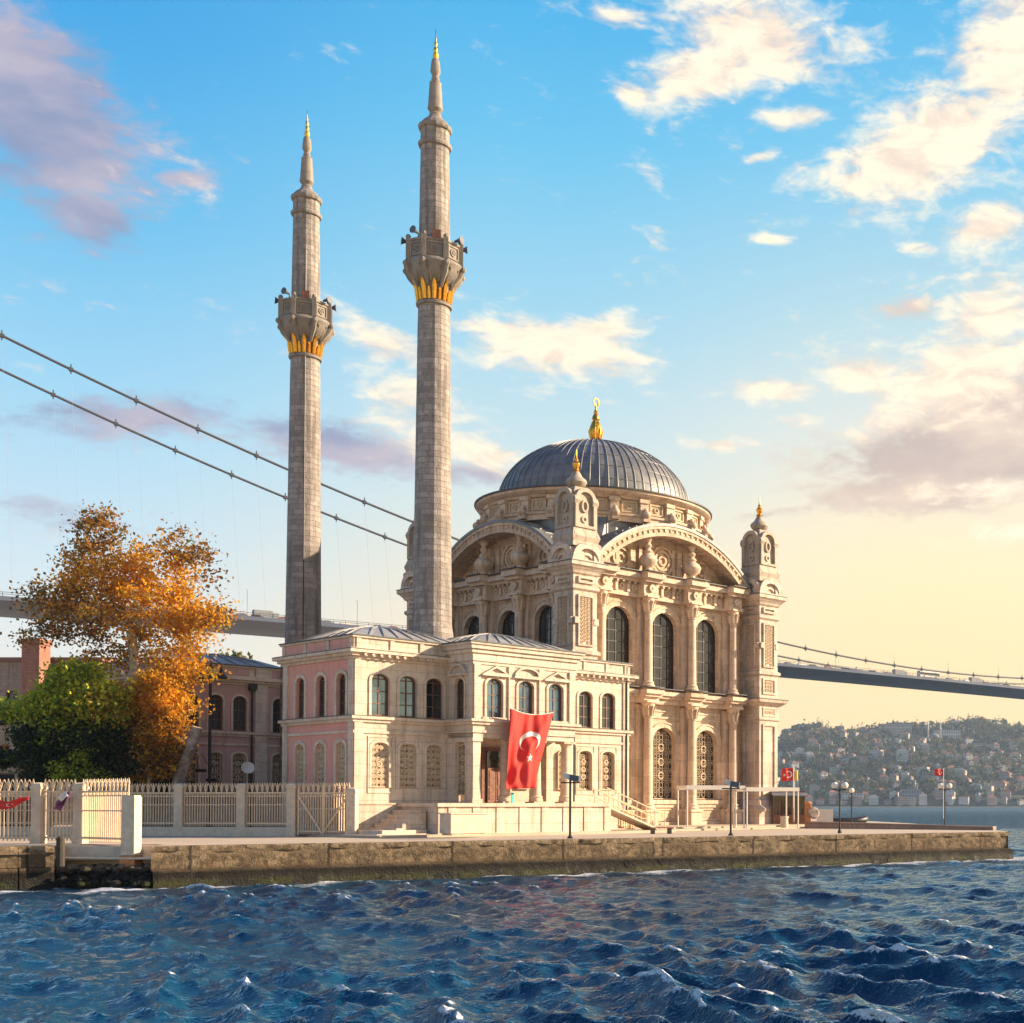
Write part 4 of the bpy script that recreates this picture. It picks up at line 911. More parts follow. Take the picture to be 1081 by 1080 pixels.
QA = Vector((-25.9, 46.5, 0)); QB = Vector((6.3, 71.5, 0)); QD = (QB-QA).normalized(); QN = Vector((QD.y, -QD.x, 0))  # outward
def make_quay():
    gp = [QA, QB, Vector((6.45, 73.0, 0)), Vector((1.6, 104, 0)), Vector((-9, 150, 0)), Vector((-150, 760, 0)), Vector((-1200, 760, 0)), Vector((-1200, 0, 0)), Vector((-90, -.6, 0)), Vector((-29.25, 46.35, 0)), Vector((-29.9, 48.1, 0)), Vector((-26.4, 48.2, 0))]
    mb = MB(); mb.face([(p.x, p.y, G0) for p in gp]); structure(mb.build('pavement', M['paving'], None, recalc=False))
    # quay wall: irregular blocks of old concrete with a lower ledge
    w = MB(); n = 150; rows = []
    prof = [(.06, G0-.01), (.10, G0-.03), (.05, G0-.20), (.02, G0-.24), (.02, .62), (.36, .58), (.42, .52), (.40, .12), (.35, -.6), (.2, -2.0)]
    L = (QB-QA).length
    for i in range(n+1):
        s = L*i/n; p = QA+QD*s; row = []
        for j, (d, z) in enumerate(prof):
            jit = (0 if j in (0,) else 1)*(.035*math.sin(s*3.1+j)+.03*math.sin(s*7.7+j*2)+rng.normal(0, .022))
            pp = p+QN*(d+jit); row.append((pp.x, pp.y, z+(.02*math.sin(s*2.3)+rng.normal(0, .012) if 1 < j < 8 else 0)))
        rows.append(row)
    w.loft(rows, cap=False, closed=False)
    e = QB; back = [(e.x+.15, e.y+1.5), (1.7, 104), (-9, 150)]
    for (a, b) in zip([(e.x+QN.x*.06, e.y+QN.y*.06)]+back, back): w.face([(a[0], a[1], -2), (b[0], b[1], -2), (b[0], b[1], G0-.005), (a[0], a[1], G0-.005)])
    structure(w.build('quay_wall', M['quay'], None, 30, recalc=False))
    # coping stones along the edge
    # older wall to the left and the rubble notch
    lw = MB(); L0 = Vector((-29.2, 46.35, 0))
    lw.fn = lambda q, d, z: (L0.x-QD.x*q+QN.x*d, L0.y-QD.y*q+QN.y*d, z)
    for q0, q1, e in ((0, 1.05, 0), (1.07, 4.2, .03), (4.22, 60, .01)):
        lw.box(q0, q1, -1.2, e, .74, G0+.006); lw.box(q0, q1-.03, -1.2, e+.06, -2, .72); lw.box(q0, q1, -1.2, e+.10, G0-.27, G0-.21)
    structure(lw.build('old_quay_wall', M['quay']))
    nb = MB(); nb.box(-30.0, -26.3, 47.6, 48.4, -2, G0-.03); nb.box(-29.9, -26.1, 47.0, 47.7, .98, 1.05); structure(nb.build('quay_recess', M['concrete_white']))
    rb = MB()
    for k in range(420):
        x = rng.uniform(-29.6, -25.6); y = 46.5+rng.uniform(-.6, .35)+(rng.uniform(0, 1.2) if x > -29.6 else 0); r = rng.uniform(.06, .21); z = rng.uniform(-.3, .38) + (.35 if y > 46.7 else 0)
        n_ = 7; a0 = rng.uniform(0, 6)
        rb.loft([[(x+q*r*rng.uniform(.75, 1.15)*math.cos(a0+2*math.pi*i/n_), y+q*r*rng.uniform(.75, 1.15)*math.sin(a0+2*math.pi*i/n_), z+h*r) for i in range(n_)] for q, h in ((.4, -.7), (1, -.2), (.9, .35), (.4, .7))])
    tag(rb.build('rubble', M['quay']), None, None, None, 'stuff')
make_quay()
pl = MB(); Pm = lambda x, y: PMAT @ Vector((x, y, 0))
def platform(x0, x1, y0, y1, z):
    a = [Pm(*p) for p in ((x0, y0), (x1, y0), (x1, y1), (x0, y1))]
    pl.loft([[(p.x, p.y, G0-.3) for p in a], [(p.x, p.y, G0+z) for p in a]])
platform(-1.0, 16, -3.9, 4, .12); platform(16.02, 33.5, -.6, 8, .20); platform(11.95, 33.4, -1.6, -.62, .10)
structure(pl.build('stone_platform', M['paving']))

# low parapet on the point
lp = MB(); p, q = Vector((gx(853, 82), 82, 0)), Vector((gx(1050, 75.8), 75.8, 0)); d = (q-p).normalized(); nn = Vector((-d.y, d.x, 0))*.2
for w_, z0, z1 in ((1, -.05, .36), (1.3, .36, .44)):
    lp.loft([[(v.x, v.y, G0+z) for v, z in ((p-nn*w_, za), (q-nn*w_, za if za < 0 else za-.22), (q+nn*w_, za if za < 0 else za-.22), (p+nn*w_, za))] for za in (z0, z1)])
tag(lp.build('parapet', M['brick_grey']), 'low brownish parapet wall running out along the far point of the quay', 'wall')

# ------------------------------------------------------------------ fences and gate
def fence_panel(parent, a, b, zb, zt, name='fence_panel'):
    """cream pickets with pointed loops between two posts"""
    a, b = Vector(a), Vector(b); d = b-a; L = d.length; d.normalize(); nrm = Vector((-d.y, d.x, 0))
    mb = MB(); P = lambda s, dd, z: tuple(a+d*s+nrm*dd+Vector((0, 0, z-a.z)))
    H0, H1 = zb, zt
    for z, w in ((H0+.12, .035), (H0+.5*(H1-H0), .02), (H1-.42, .03), (H1-.58, .02)): lbox(mb, P, 0, L, -w, w, z-w, z+w)
    n = max(4, int(L/.145)); n += n % 2; st_ = L/n
    for k in range(n+1):
        s = k*st_
        if k % 2 == 0:
            lbox(mb, P, s-.02, s+.02, -.02, .02, H0, H1-.12)
            mb.loft([[P(s-.05, -.02, H1-.14), P(s+.05, -.02, H1-.14), P(s+.05, .02, H1-.14), P(s-.05, .02, H1-.14)], [P(s-.005, -.005, H1+.06), P(s+.005, -.005, H1+.06), P(s+.005, .005, H1+.06), P(s-.005, .005, H1+.06)]])
        else:
            lbox(mb, P, s-.018, s+.018, -.018, .018, H0, H1-.5)
            if k < n: 
                for sg in (-1, 1): mb.bar(P(s+sg*st_*.95, 0, H1-.40), P(s+sg*st_*.35, 0, H1-.08), .026); mb.bar(P(s+sg*st_*.35, 0, H1-.08), P(s, 0, H1+.02), .026)
                ringflat(mb, P, s, H1-.5, .035, .06, -.012, .012, 8)
    return mb.build(name, M['cream_iron'], parent)
def post(parent, p, zt, w=.195, mat='concrete_white'):
    mb = MB(); mb.cbox(p[0], p[1], G0-.05, zt-.25, w); mb.cbox(p[0], p[1], G0-.05, G0+.3, w*1.15); mb.cbox(p[0], p[1], zt-.25, zt-.15, w*1.2)
    mb.loft([[(p[0]-r, p[1]-r, z), (p[0]+r, p[1]-r, z), (p[0]+r, p[1]+r, z), (p[0]-r, p[1]+r, z)] for r, z in ((w*1.05, zt-.15), (w*.9, zt-.05), (w*.3, zt))])
    return mb.build('post', M[mat], parent)
FT = G0+2.42
fpts = [(309, 60.4), (256, 61.2), (190, 61.9), (123, 62.5), (50, 63), (-40, 63.6), (-140, 64.2)]
fp = [Vector((gx(px, Y), Y, G0)) for px, Y in fpts]
fence = thing('iron_fence', fp[0], 'long cream iron picket fence with stone posts, in front of the trees and rose wings', 'fence')
def rel(v, o): return (v[0]-o[0], v[1]-o[1], v[2]-o[2])
off = fence.location.copy(); fence.location = (0, 0, 0)
for p in fp: post(fence, p, FT+.03)
base = MB()
for p, q in zip(fp, fp[1:]):
    d = (q-p).normalized(); nn = Vector((-d.y, d.x, 0))*.14; h = G0+.42
    base.loft([[tuple(Vector((v.x, v.y, z))) for v in (p-nn, q-nn, q+nn, p+nn)] for z in (G0-.05, h)])
    fence_panel(fence, p+d*.26+Vector((0, 0, .45)), q-d*.26+Vector((0, 0, .45)), G0+.47, FT)
base.build('base_wall', M['concrete_white'], fence)
gate = thing('iron_gate', (0, 0, 0), 'cream iron double gate with diagonal braces beside the rose pavilion corner', 'gate')
ga, gb = fp[0]+Vector((.3, -.1, .08)), Vector((gx(369, 59.5), 59.5, G0+.08))
gm = (ga+gb)/2
for a, b, up in ((ga, gm, 0), (gm, gb, 1)):
    d = (b-a).normalized(); a2, b2 = a+d*.03, b-d*.03
    lf = fence_panel(gate, a2, b2, G0+.12, FT-.02, 'gate_leaf')
    mb = MB()
    lo_, hi_ = (b2, a2) if not up else (a2, b2)
    o_ = Vector((d.y, -d.x, 0))*.05
    mb.bar(lo_+o_+Vector((0, 0, .08)), hi_+o_+Vector((0, 0, 1.8)), .07)
    for e in (a2, b2): mb.bar(e+Vector((0, 0, 0)), e+Vector((0, 0, 2.15)), .08)
    mb.build('gate_brace', M['cream_iron'], lf)
post(gate, Vector((gx(372, 59.3), 59.3, G0)), FT-.2, .2)
nf = thing('iron_fence', (0, 0, 0), 'nearer cream iron fence with spiked pickets at the left water edge', 'fence')
np_ = [Vector((gx(px, Y), Y, G0)) for px, Y in ((-60, 49.3), (41, 49.6), (85, 49.8), (139, 47.6))]
for p in np_[1:3]: post(nf, p, G0+2.28, .175)
for p, q in zip(np_, np_[1:]):
    d = (q-p).normalized(); fence_panel(nf, p+d*.22, q-d*.2, G0+.1, G0+2.36)
pp = Vector((gx(139, 47.3), 47.3, 0))
pm_ = MB(); pm_.cbox(pp.x, pp.y, G0-.35, G0+1.72, .235); pm_.cbox(pp.x, pp.y, G0+1.72, G0+1.78, .215)
pil = pm_.build('pillar', M['concrete_white']); tag(pil, 'plain square whitewashed pillar standing at the quay edge before the fences', 'pillar')
rb = MB(); rb.cbox(pp.x, pp.y, .55, G0-.36, .27); rb.build('rusty_foot', M['rust'], pil)
# ------------------------------------------------------------------ suspension bridge
def make_bridge():
    A, B = Vector((-272.6, 406, 0)), Vector((71.8, 713, 0)); D = (B-A).normalized(); Nn = Vector((D.y, -D.x, 0))   # towards the camera
    def curve(pts, off):
        out = [hit(px, py, A+Nn*off, Nn) for px, py in pts]
        return sorted([((p-A).dot(D), p.z) for p in out])
    def sampler(sz):
        s = np.array([a for a, _ in sz]); z = np.array([b for _, b in sz]); c = np.polyfit(s, z, 2); return lambda q: float(np.polyval(c, q))
    top = sampler(curve([(0, 630), (100, 636), (247, 648.5), (340, 657), (817, 699.4), (950, 712), (1081, 725)], 15))
    nearc = curve([(0, 353.4), (60.9, 383), (121, 411.7), (178.7, 439.4), (232.8, 464.5), (285, 487.9), (382, 528.7), (436, 551), (818, 676.5), (873, 689.8), (927, 699.4), (979, 707.7), (1023, 712), (1081, 716)], 14)
    farc = curve([(0, 390), (31, 405), (89, 432), (145, 457.7), (197, 481), (247.7, 502.8), (296.6, 523), (342.6, 541.5), (386.5, 560), (430, 575.5), (815.6, 691.6), (873, 702), (950, 713), (1081, 722)], -14)
    ca = [np.polyfit([a for a, _ in c], [b for _, b in c], 3) for c in (nearc, farc)]
    pos = lambda s, o, z: tuple(A+D*s+Nn*o+Vector((0, 0, z)))
    root = thing('suspension_bridge', pos(0, 0, 0), 'long grey suspension bridge crossing the strait behind the mosque', 'bridge'); root.location = (0, 0, 0)
    S = np.linspace(-150, 560, 72)
    dk = MB(); dk.loft([[pos(s, o, top(s)+dz) for o, dz in ((-15, 0), (-16.5, -1.3), (-10, -3.4), (10, -3.4), (16.5, -1.5), (15, 0))] for s in S]); dk.build('deck', M['bridge'], root, 30)
    rl = MB()
    for o in (15, -15):
        for h in (1.2, .6): rl.tube([pos(s, o, top(s)+h) for s in S], .09, 4)
        for s in np.arange(-150, 560, 4.0): rl.bar(pos(s, o, top(s)), pos(s, o, top(s)+1.2), .12)
    rl.build('railing', M['cable'], root)
    for c, o in ((ca[0], 14), (ca[1], -14)):
        cb = MB(); cb.tube([pos(s, o, max(float(np.polyval(c, s)), top(s)+.8)) for s in S], .42, 8); o_ = cb.build('main_cable', M['cable'], root)
        for s in np.arange(-146, 556, 17.9):
            z = max(float(np.polyval(c, s)), top(s)+.8); q = D*.55
            p = Vector(pos(s, o, z)); cl = MB(); cl.tube([p-q, p+q], .72, 8); cl.bar(p+Vector((0, 0, -1.4)), p+Vector((0, 0, 1.6)), .28); cl.build('cable_clamp', M['cable'], o_)
            zt = top(s)
            if z-zt > 2.2:
                h = MB()
                h.tube([pos(s, o, z), pos(s+3.5, o, zt)], .032, 4); h.build('hanger', M['hanger'], root)
    lp = MB()
    for s in np.arange(-150, 560, 36.0): lp.tube([pos(s, 15.1, top(s)), pos(s, 15.1, top(s)+8.5), pos(s, 13.5, top(s)+9)], .06, 5)
    lp.build('lamp_posts', M['bridge'], root)
    # traffic
    bus = thing('bus', pos(0, 0, 0), 'long dark bus crossing the bridge deck near the right edge of the view', 'bus')
    p0 = hit(980, 712, A+Nn*11, Nn); s0 = (p0-A).dot(D)
    bus.location = pos(s0, 11, top(s0)); ang = math.atan2(D.y, D.x); bus.rotation_euler = (0, 0, ang)
    b = MB(); b.box(-6.5, 6.5, -1.25, 1.25, .5, 3.2); b.box(-6.3, 6.3, -1.1, 1.1, 3.2, 3.4); b.build('body', M['white'], bus)
    b = MB(); b.box(-6.3, 6.3, -1.28, 1.28, 1.5, 2.6); b.build('windows', M['glass'], bus)
    for x in (-4, 4):
        w = MB(); w.tube([(x, -1.3, .5), (x, 1.3, .5)], .5, 12); w.build('wheel', M['iron'], bus)
    cars = [M['white'], M['iron'], M['wood'], M['bridge']]
    me = []
    for m in cars:
        c = MB(); c.loft([[(x, y, z) for x, z in ((-2.2, .35), (2.2, .35), (2.2, .85), (1.3, .95), (.7, 1.45), (-1.2, 1.45), (-2.0, .95))] for y in (-.85, .85)]); 
        for x in (-1.3, 1.3): c.tube([(x, -.9, .35), (x, .9, .35)], .35, 10)
        me.append(c.mesh('car', m))
    for k, px in enumerate((62, 70, 92, 255, 262, 270, 300, 345, 365, 398, 415, 832, 846, 858, 874, 893, 905, 921, 938, 1002, 1020, 1041, 1062)):
        p = hit(px, 700, A+Nn*9, Nn); s = (p-A).dot(D)
        o = bpy.data.objects.new('car', me[k % 4]); COL.objects.link(o); o.location = pos(s, 9, top(s)+.02); o.rotation_euler = (0, 0, ang)
        tag(o, 'tiny car driving over the bridge deck, seen from far below', 'car', 'cars on the bridge')
    for k, px in enumerate((280, 950, 1030)):
        p = hit(px, 700, A+Nn*6, Nn); s = (p-A).dot(D); c = MB(); c.box(-4, 2, -1.2, 1.2, .7, 3.4); c.box(2.2, 4, -1.15, 1.15, .6, 2.8); c.box(-4, 4, -.9, .9, .3, .7)
        o = c.build('lorry', HW[3]); o.location = pos(s, 6, top(s)+.02); o.rotation_euler = (0, 0, ang)
        tag(o, ['white lorry on the bridge just left of the shorter minaret', 'white lorry on the bridge just left of the bus', 'white lorry on the bridge right of the bus'][k], 'lorry')
make_bridge()

# ------------------------------------------------------------------ far shore
def hz(x, y):
    rx = [-900, -500, -260, -168, -135, -95, -68, -14, 80, 190, 400, 900]; rz = [40, 56, 74, 84, 102, 112, 111, 113, 116, 113, 104, 80]
    t = min(1, max(0, (y-1338)/560)); base = np.interp(x, rx, rz)*(t**.8*(1-.25*t)+.25*t*t)
    n = 5*math.sin(x*.021+y*.013)+4*math.sin(x*.05-y*.02+1)+3*math.sin(x*.011+y*.041+2)
    return 1.2+base+n*min(1, t*2.5)*.9 if t > 0 else -2
def make_shore():
    mb = MB(); X = np.linspace(-900, 900, 150); Y = np.concatenate([np.linspace(1332, 1920, 60), np.linspace(1950, 2500, 8)])
    ids = [[mb.pt((x, y, hz(x, min(y, 1900))-(0 if y < 1900 else (y-1900)*.1))) for x in X] for y in Y]
    for a, b in zip(ids, ids[1:]):
        for k in range(len(X)-1): mb.idx((a[k], a[k+1], b[k+1], b[k]))
    structure(mb.build('hills', M['land'], None, True, recalc=False))
    q = MB(); q.box(-900, 900, 1329, 1340, -2, 1.6); structure(q.build('far_embankment', M['concrete_white']))
    # houses
    var = []
    r = random.Random(3)
    for k in range(16):
        w, d, h = r.uniform(7, 15), r.uniform(7, 12), r.uniform(5.5, 12); mb = MB(); mb.box(-w/2, w/2, -d/2, d/2, -6, h)
        mb.m = 1
        if k % 4 != 3:
            i = min(w, d)*.45; rh = r.uniform(1.6, 3.4); e = .5
            mb.loft([[(-w/2-e, -d/2-e, h), (w/2+e, -d/2-e, h), (w/2+e, d/2+e, h), (-w/2-e, d/2+e, h)], [(-w/2+i, -d/2+i, h+rh), (w/2-i, -d/2+i, h+rh), (w/2-i, d/2-i, h+rh), (-w/2+i, d/2-i, h+rh)]])
        else: mb.box(-w/2-.3, w/2+.3, -d/2-.3, d/2+.3, h, h+.5); mb.box(-1.5, 1.5, -1, 1, h+.5, h+2.4)
        mb.m = 2
        for fl in range(int(h/2.9)):
            for c in range(int(w/2.6)):
                x = -w/2+1.4+c*2.5; mb.box(x-.5, x+.5, -d/2-.04, -d/2+.1, .9+fl*2.9, 2.4+fl*2.9)
            for c in range(int(d/3)): y = -d/2+1.5+c*2.8; mb.box(-w/2-.04, -w/2+.1, y-.5, y+.5, .9+fl*2.9, 2.4+fl*2.9)
        for wi in range(2): var.append((mb.mesh('house', [HW[(k*2+wi*3+k//4) % 4], HR[[0, 0, 1, 0, 2][(k+wi) % 5]], M['far_window']]), w))
    taken = []
    def put(x, y, label, grp, name='house', vi=None, s=1):
        o = bpy.data.objects.new(name, var[r.randrange(len(var)) if vi is None else vi][0]); COL.objects.link(o); o.location = (x, y, hz(x, y)-.3); o.rotation_euler = (0, 0, r.uniform(-.6, .6)); o.scale = (s, s, s)
        tag(o, label, 'house', grp); taken.append((x, y))
    n = 0
    while n < 225:
        px = r.uniform(800, 1100); y = 1352+530*r.random()**1.15; x = gx(px, y)
        if any(abs(a-x) < 9 and abs(b-y) < 12 for a, b in taken): continue
        if px > 1036 and y > 1640: continue
        put(x, y, 'small house among trees on the hillside across the water', 'houses on the far hillside', s=r.uniform(.6, 1.0)); n += 1
    for px in (826, 838, 853, 866, 879, 890, 905, 922, 937, 951, 962, 974, 1004, 1018, 1047, 1060, 1078):
        put(gx(px, 1344), 1344+r.uniform(0, 3), 'waterside house on the opposite shore', 'waterside houses on the far shore', s=r.uniform(.5, .8))
    # notable buildings
    def block(px, py, Y, w, d, h, label, wall=0, roof=2, rows=3):
        p = at(px, py, Y); t = thing('apartment_building', (p.x, p.y, hz(p.x, p.y)-1), label, 'building')
        b = MB(); b.box(-w/2, w/2, -d/2, d/2, -5, h); b.build('walls', HW[wall], t)
        b = MB(); b.box(-w/2-.4, w/2+.4, -d/2-.4, d/2+.4, h, h+.8); b.box(-w*.2, w*.2, -2, 2, h+.8, h+2.6); b.build('roof', HR[roof], t)
        b = MB()
        for fl in range(rows):
            for c in range(int(w/3)): x = -w/2+1.8+c*3; b.box(x-.7, x+.7, -d/2-.05, -d/2+.1, h*(fl+.3)/rows, h*(fl+.75)/rows)
        b.build('windows', M['far_window'], t)
    block(945, 772, 1820, 46, 14, 13, 'wide flat roofed building on the ridge above the far hillside', 1)
    block(1000, 785, 1740, 34, 16, 15, 'broad white block beside the twin minarets on the far hillside', 0)
    block(1034, 794, 1690, 46, 18, 8, 'long low pale hall right of the twin minarets on the far hillside', 0, 2, 1)
    block(968, 786, 1730, 26, 14, 11, 'pinkish block left of the twin minarets on the far hillside', 2)
    block(1072, 800, 1660, 26, 14, 9, 'cream block near the right edge on the far hillside', 1, 0)
    block(900, 836, 1352, 22, 12, 9, 'pale waterside mansion on the opposite shore below the hill', 0, 0)
    block(962, 838, 1350, 20, 12, 13, 'tall pale waterside block on the opposite shore', 3, 2)
    p = at(986, 790, 1720); fm = thing('hilltop_mosque', (p.x, p.y, hz(p.x, p.y)-1), 'distant white mosque with two thin minarets on the far hillside', 'mosque')
    b = MB(); b.cbox(0, 0, -5, 9, 9); b.build('walls', HW[0], fm); b = MB(); b.lathe([(8, 9), (7.5, 12), (5.5, 14.5), (2.5, 16), (.3, 16.6)], 20); b.build('dome', HR[2], fm, True)
    for x in (-8, 8): b = MB(); b.lathe([(1.1, -4), (1.0, 20), (1.5, 20.5), (1.5, 21.5), (.9, 22), (.85, 28), (.1, 34)], 10, x, -8); b.build('minaret', HW[0], fm, True)
    # trees of the hill read as one wood
    N = 4900; vs = []; cols = []
    g = np.random.default_rng(5)
    for k in range(N):
        y = 1342+560*g.random()**.85; px = g.uniform(690, 1115); x = (px-U0)/F*y
        if px > 1030 and g.random() < .3: y = g.uniform(1700, 1890); x = (px-U0)/F*y
        if any(abs(a-x) < 5 and -9 < y-b < 4 for a, b in taken) : continue
        z = hz(x, y); rr = g.uniform(2.2, 5.2); hh = rr*g.uniform(1.1, 1.9)
        if g.random() < .18: hh = rr*2.6; rr *= .5
        base = [(.020, .034, .018), (.028, .046, .022), (.048, .052, .022), (.070, .052, .022), (.022, .030, .020), (.036, .058, .024)][g.integers(0, 6)]
        m = 20; u = g.normal(0, 1, (m, 3)); u /= np.linalg.norm(u, axis=1)[:, None]; c = u*np.array([rr, rr, hh*.6])*g.uniform(.5, 1, (m, 1)); c[:, 2] += hh*.75
        a = g.normal(0, 1, (m, 3)); b_ = g.normal(0, 1, (m, 3)); s = rr*.42
        a *= s/np.linalg.norm(a, axis=1)[:, None]; b_ *= s/np.linalg.norm(b_, axis=1)[:, None]
        o = np.array([x, y, z])+c
        vs.append(np.stack([o-a, o-b_, o+a, o+b_], 1).reshape(-1, 3)); cc = np.array(base)*g.uniform(.7, 1.35, (m, 1)); cols.append(np.repeat(np.concatenate([cc, np.ones((m, 1))], 1), 4, 0))
    tag(leaf_object('hillside_wood', np.concatenate(vs), np.concatenate(cols)), None, None, None, 'stuff')
def leaf_object(name, v, c, parent=None):
    n = len(v)//4; me = bpy.data.meshes.new(name); me.vertices.add(len(v)); me.vertices.foreach_set('co', v.astype(np.float32).ravel())
    me.loops.add(n*4); me.loops.foreach_set('vertex_index', np.arange(n*4, dtype=np.int32)); me.polygons.add(n)
    me.polygons.foreach_set('loop_start', np.arange(0, n*4, 4, dtype=np.int32)); me.polygons.foreach_set('loop_total', np.full(n, 4, dtype=np.int32)); me.update(); me.validate()
    a = me.attributes.new('tint', 'FLOAT_COLOR', 'POINT'); a.data.foreach_set('color', c.astype(np.float32).ravel())
    me.materials.append(M['leaf']); o = bpy.data.objects.new(name, me); COL.objects.link(o)
    if parent: o.parent = parent
    return o
make_shore()

# ------------------------------------------------------------------ trees
def make_tree(name, label, cat, trunk, lobes, leaf, seed, bark='bark', spread=.5, per=110, r0=.3):
    """trunk: list of world points; lobes: (px, py, rx, ry, Y, depth, clusters, palette) in photo pixels at distance Y"""
    g = np.random.default_rng(seed); base = Vector(trunk[0]); root = thing(name, base, label, cat); V = lambda p: Vector(p)-base
    nodes = [(V(p), r0*(1-.5*i/len(trunk))) for i, p in enumerate(trunk)]
    tb = MB(); tb.tube([n[0] for n in nodes], [n[1] for n in nodes], 10)
    cl = []
    for (px, py, rx, ry, Y, dep, nc, pal) in lobes:
        c = at(px, py, Y); sx, sz = rx*Y/F, ry*Y/F
        for k in range(nc):
            u = g.normal(0, 1, 3); u /= np.linalg.norm(u); u *= g.uniform(.35, 1)**.6
            cl.append((V(c)+Vector((u[0]*sx, u[1]*dep, u[2]*sz)), pal))
    top = nodes[-1][0]; cl.sort(key=lambda q: (q[0]-top).length)
    live = list(nodes[-max(2, len(nodes)//2):])
    for p, _ in cl:
        j = min(range(len(live)), key=lambda i: (live[i][0]-p).length*(1+.0*i)+max(0, live[i][0].z-p.z)*.6)
        q, r = live[j]; rr = max(.014, min(r*.72, .02+.022*(p-q).length)); m = (p+q)/2+Vector(g.normal(0, .12, 3))*(p-q).length*.5+Vector((0, 0, .08*(p-q).length))
        tb.tube([q, m, p], [rr*1.25, rr, max(.012, rr*.6)], 5, cap=False); live += [(m, rr), (p, max(.014, rr*.65))]
    tb.build('trunk', M[bark], root, 60, recalc=False)
    vs, cs = [], []
    for p, pal in cl:
        m = int(per*g.uniform(.55, 1.35)); o = np.array(p)+g.normal(0, 1, (m, 3))*spread*np.array([1, 1, .7])*g.uniform(.65, 1.15)
        a = g.normal(0, 1, (m, 3)); b = g.normal(0, 1, (m, 3)); s = leaf*g.uniform(.6, 1.25, (m, 1))
        a /= np.linalg.norm(a, axis=1)[:, None]; b -= a*(a*b).sum(1)[:, None]; b /= np.linalg.norm(b, axis=1)[:, None]
        a *= s; b *= s*.62
        vs.append(np.stack([o-a, o-b-a*.15, o+a, o+b-a*.15], 1).reshape(-1, 3))
        col = np.array([pal[i] for i in g.integers(0, len(pal), m)])*g.uniform(.75, 1.25)*g.uniform(.75, 1.25, (m, 1))
        cs.append(np.repeat(np.concatenate([col, np.ones((m, 1))], 1), 4, 0))
    leaf_object('crown', np.concatenate(vs), np.concatenate(cs), root)
    return root
OR = [(0.576, 0.296, 0.024), (0.528, 0.241, 0.021), (0.608, 0.361, 0.032), (0.416, 0.186, 0.021), (0.496, 0.328, 0.042)]
YE = [(0.571, 0.311, 0.024), (0.47, 0.276, 0.032), (0.353, 0.251, 0.032), (0.588, 0.259, 0.024)]
BR = [(0.25, 0.125, 0.035), (0.154, 0.096, 0.031), (0.346, 0.154, 0.035), (0.154, 0.125, 0.035)]
GR = [(0.225, 0.292, 0.024), (0.33, 0.384, 0.034), (0.15, 0.212, 0.022), (0.42, 0.412, 0.038)]
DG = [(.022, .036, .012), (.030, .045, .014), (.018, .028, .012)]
YT = 67.5
pt = lambda px, py, Y=YT: tuple(at(px, py, Y))
make_tree('plane_tree', 'tall autumn plane tree with an airy orange and brown crown behind the iron fence', 'tree',
    [tuple((gx(146, YT), YT, G0)), pt(146, 815), pt(147, 760), pt(144, 720), pt(141, 690), pt(139, 668)],
    [(106, 560, 20, 22, YT, 1.0, 13, BR), (95, 590, 30, 20, YT, 1.3, 16, BR), (70, 612, 18, 16, YT, 1, 7, OR), (118, 612, 36, 24, YT, 1.8, 26, OR), (165, 600, 34, 24, YT, 1.8, 26, OR), (185, 570, 18, 14, YT, 1, 5, BR),
     (205, 600, 18, 22, YT, 1.2, 9, BR), (160, 635, 46, 26, YT, 2.2, 34, OR+YE), (90, 640, 48, 18, YT, 2, 24, YE+BR), (50, 632, 26, 12, YT, 1.2, 8, BR), (48, 668, 26, 10, YT, 1.2, 8, BR), (84, 665, 26, 14, YT, 1.4, 10, BR),
     (205, 640, 28, 22, YT, 1.6, 16, YE+OR), (225, 655, 17, 20, YT, 1, 9, YE+BR), (185, 675, 34, 18, YT, 1.6, 18, YE), (130, 672, 26, 18, YT, 1.6, 12, YE+BR), (205, 702, 16, 20, YT, 1, 10, YE), (168, 708, 30, 22, YT, 1.4, 17, YE+OR), (112, 698, 22, 14, YT, 1, 7, BR+YE), (190, 735, 16, 16, YT, .9, 8, YE+OR)],
    .105, 11, 'bark', .47, 82, .36)
make_tree('orange_shrub', 'bushy orange brown autumn shrub round the foot of the plane tree', 'shrub', [tuple((gx(158, 66.3), 66.3, G0)), pt(158, 815, 66.3), pt(158, 780, 66.3)],
    [(160, 738, 30, 24, 66.3, 1.2, 32, OR+YE), (135, 752, 24, 28, 66.3, 1.2, 26, OR+BR), (167, 775, 22, 32, 66.3, 1.2, 34, OR+BR), (150, 800, 36, 24, 66.3, 1.4, 32, BR+OR), (174, 805, 10, 22, 66.3, 1, 8, BR+OR)],
    .095, 12, 'bark', .32, 190, .16)
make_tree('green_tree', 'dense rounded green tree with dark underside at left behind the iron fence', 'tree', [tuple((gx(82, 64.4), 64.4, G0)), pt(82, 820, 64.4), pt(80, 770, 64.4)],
    [(80, 730, 34, 26, 64.4, 1.1, 42, GR), (58, 752, 28, 24, 64.4, 1.0, 26, GR), (105, 745, 24, 26, 64.4, 1.0, 26, GR+YE[1:3]), (75, 775, 46, 26, 64.6, 1.1, 44, DG+GR[2:3]), (60, 805, 40, 18, 64.8, 1.1, 30, DG), (105, 800, 34, 24, 64.8, 1.1, 34, DG), (38, 778, 18, 20, 64.8, 1.2, 14, DG)],  # sunlit top and shaded underside put into the leaf palettes
    .115, 13, 'bark', .36, 180, .22)
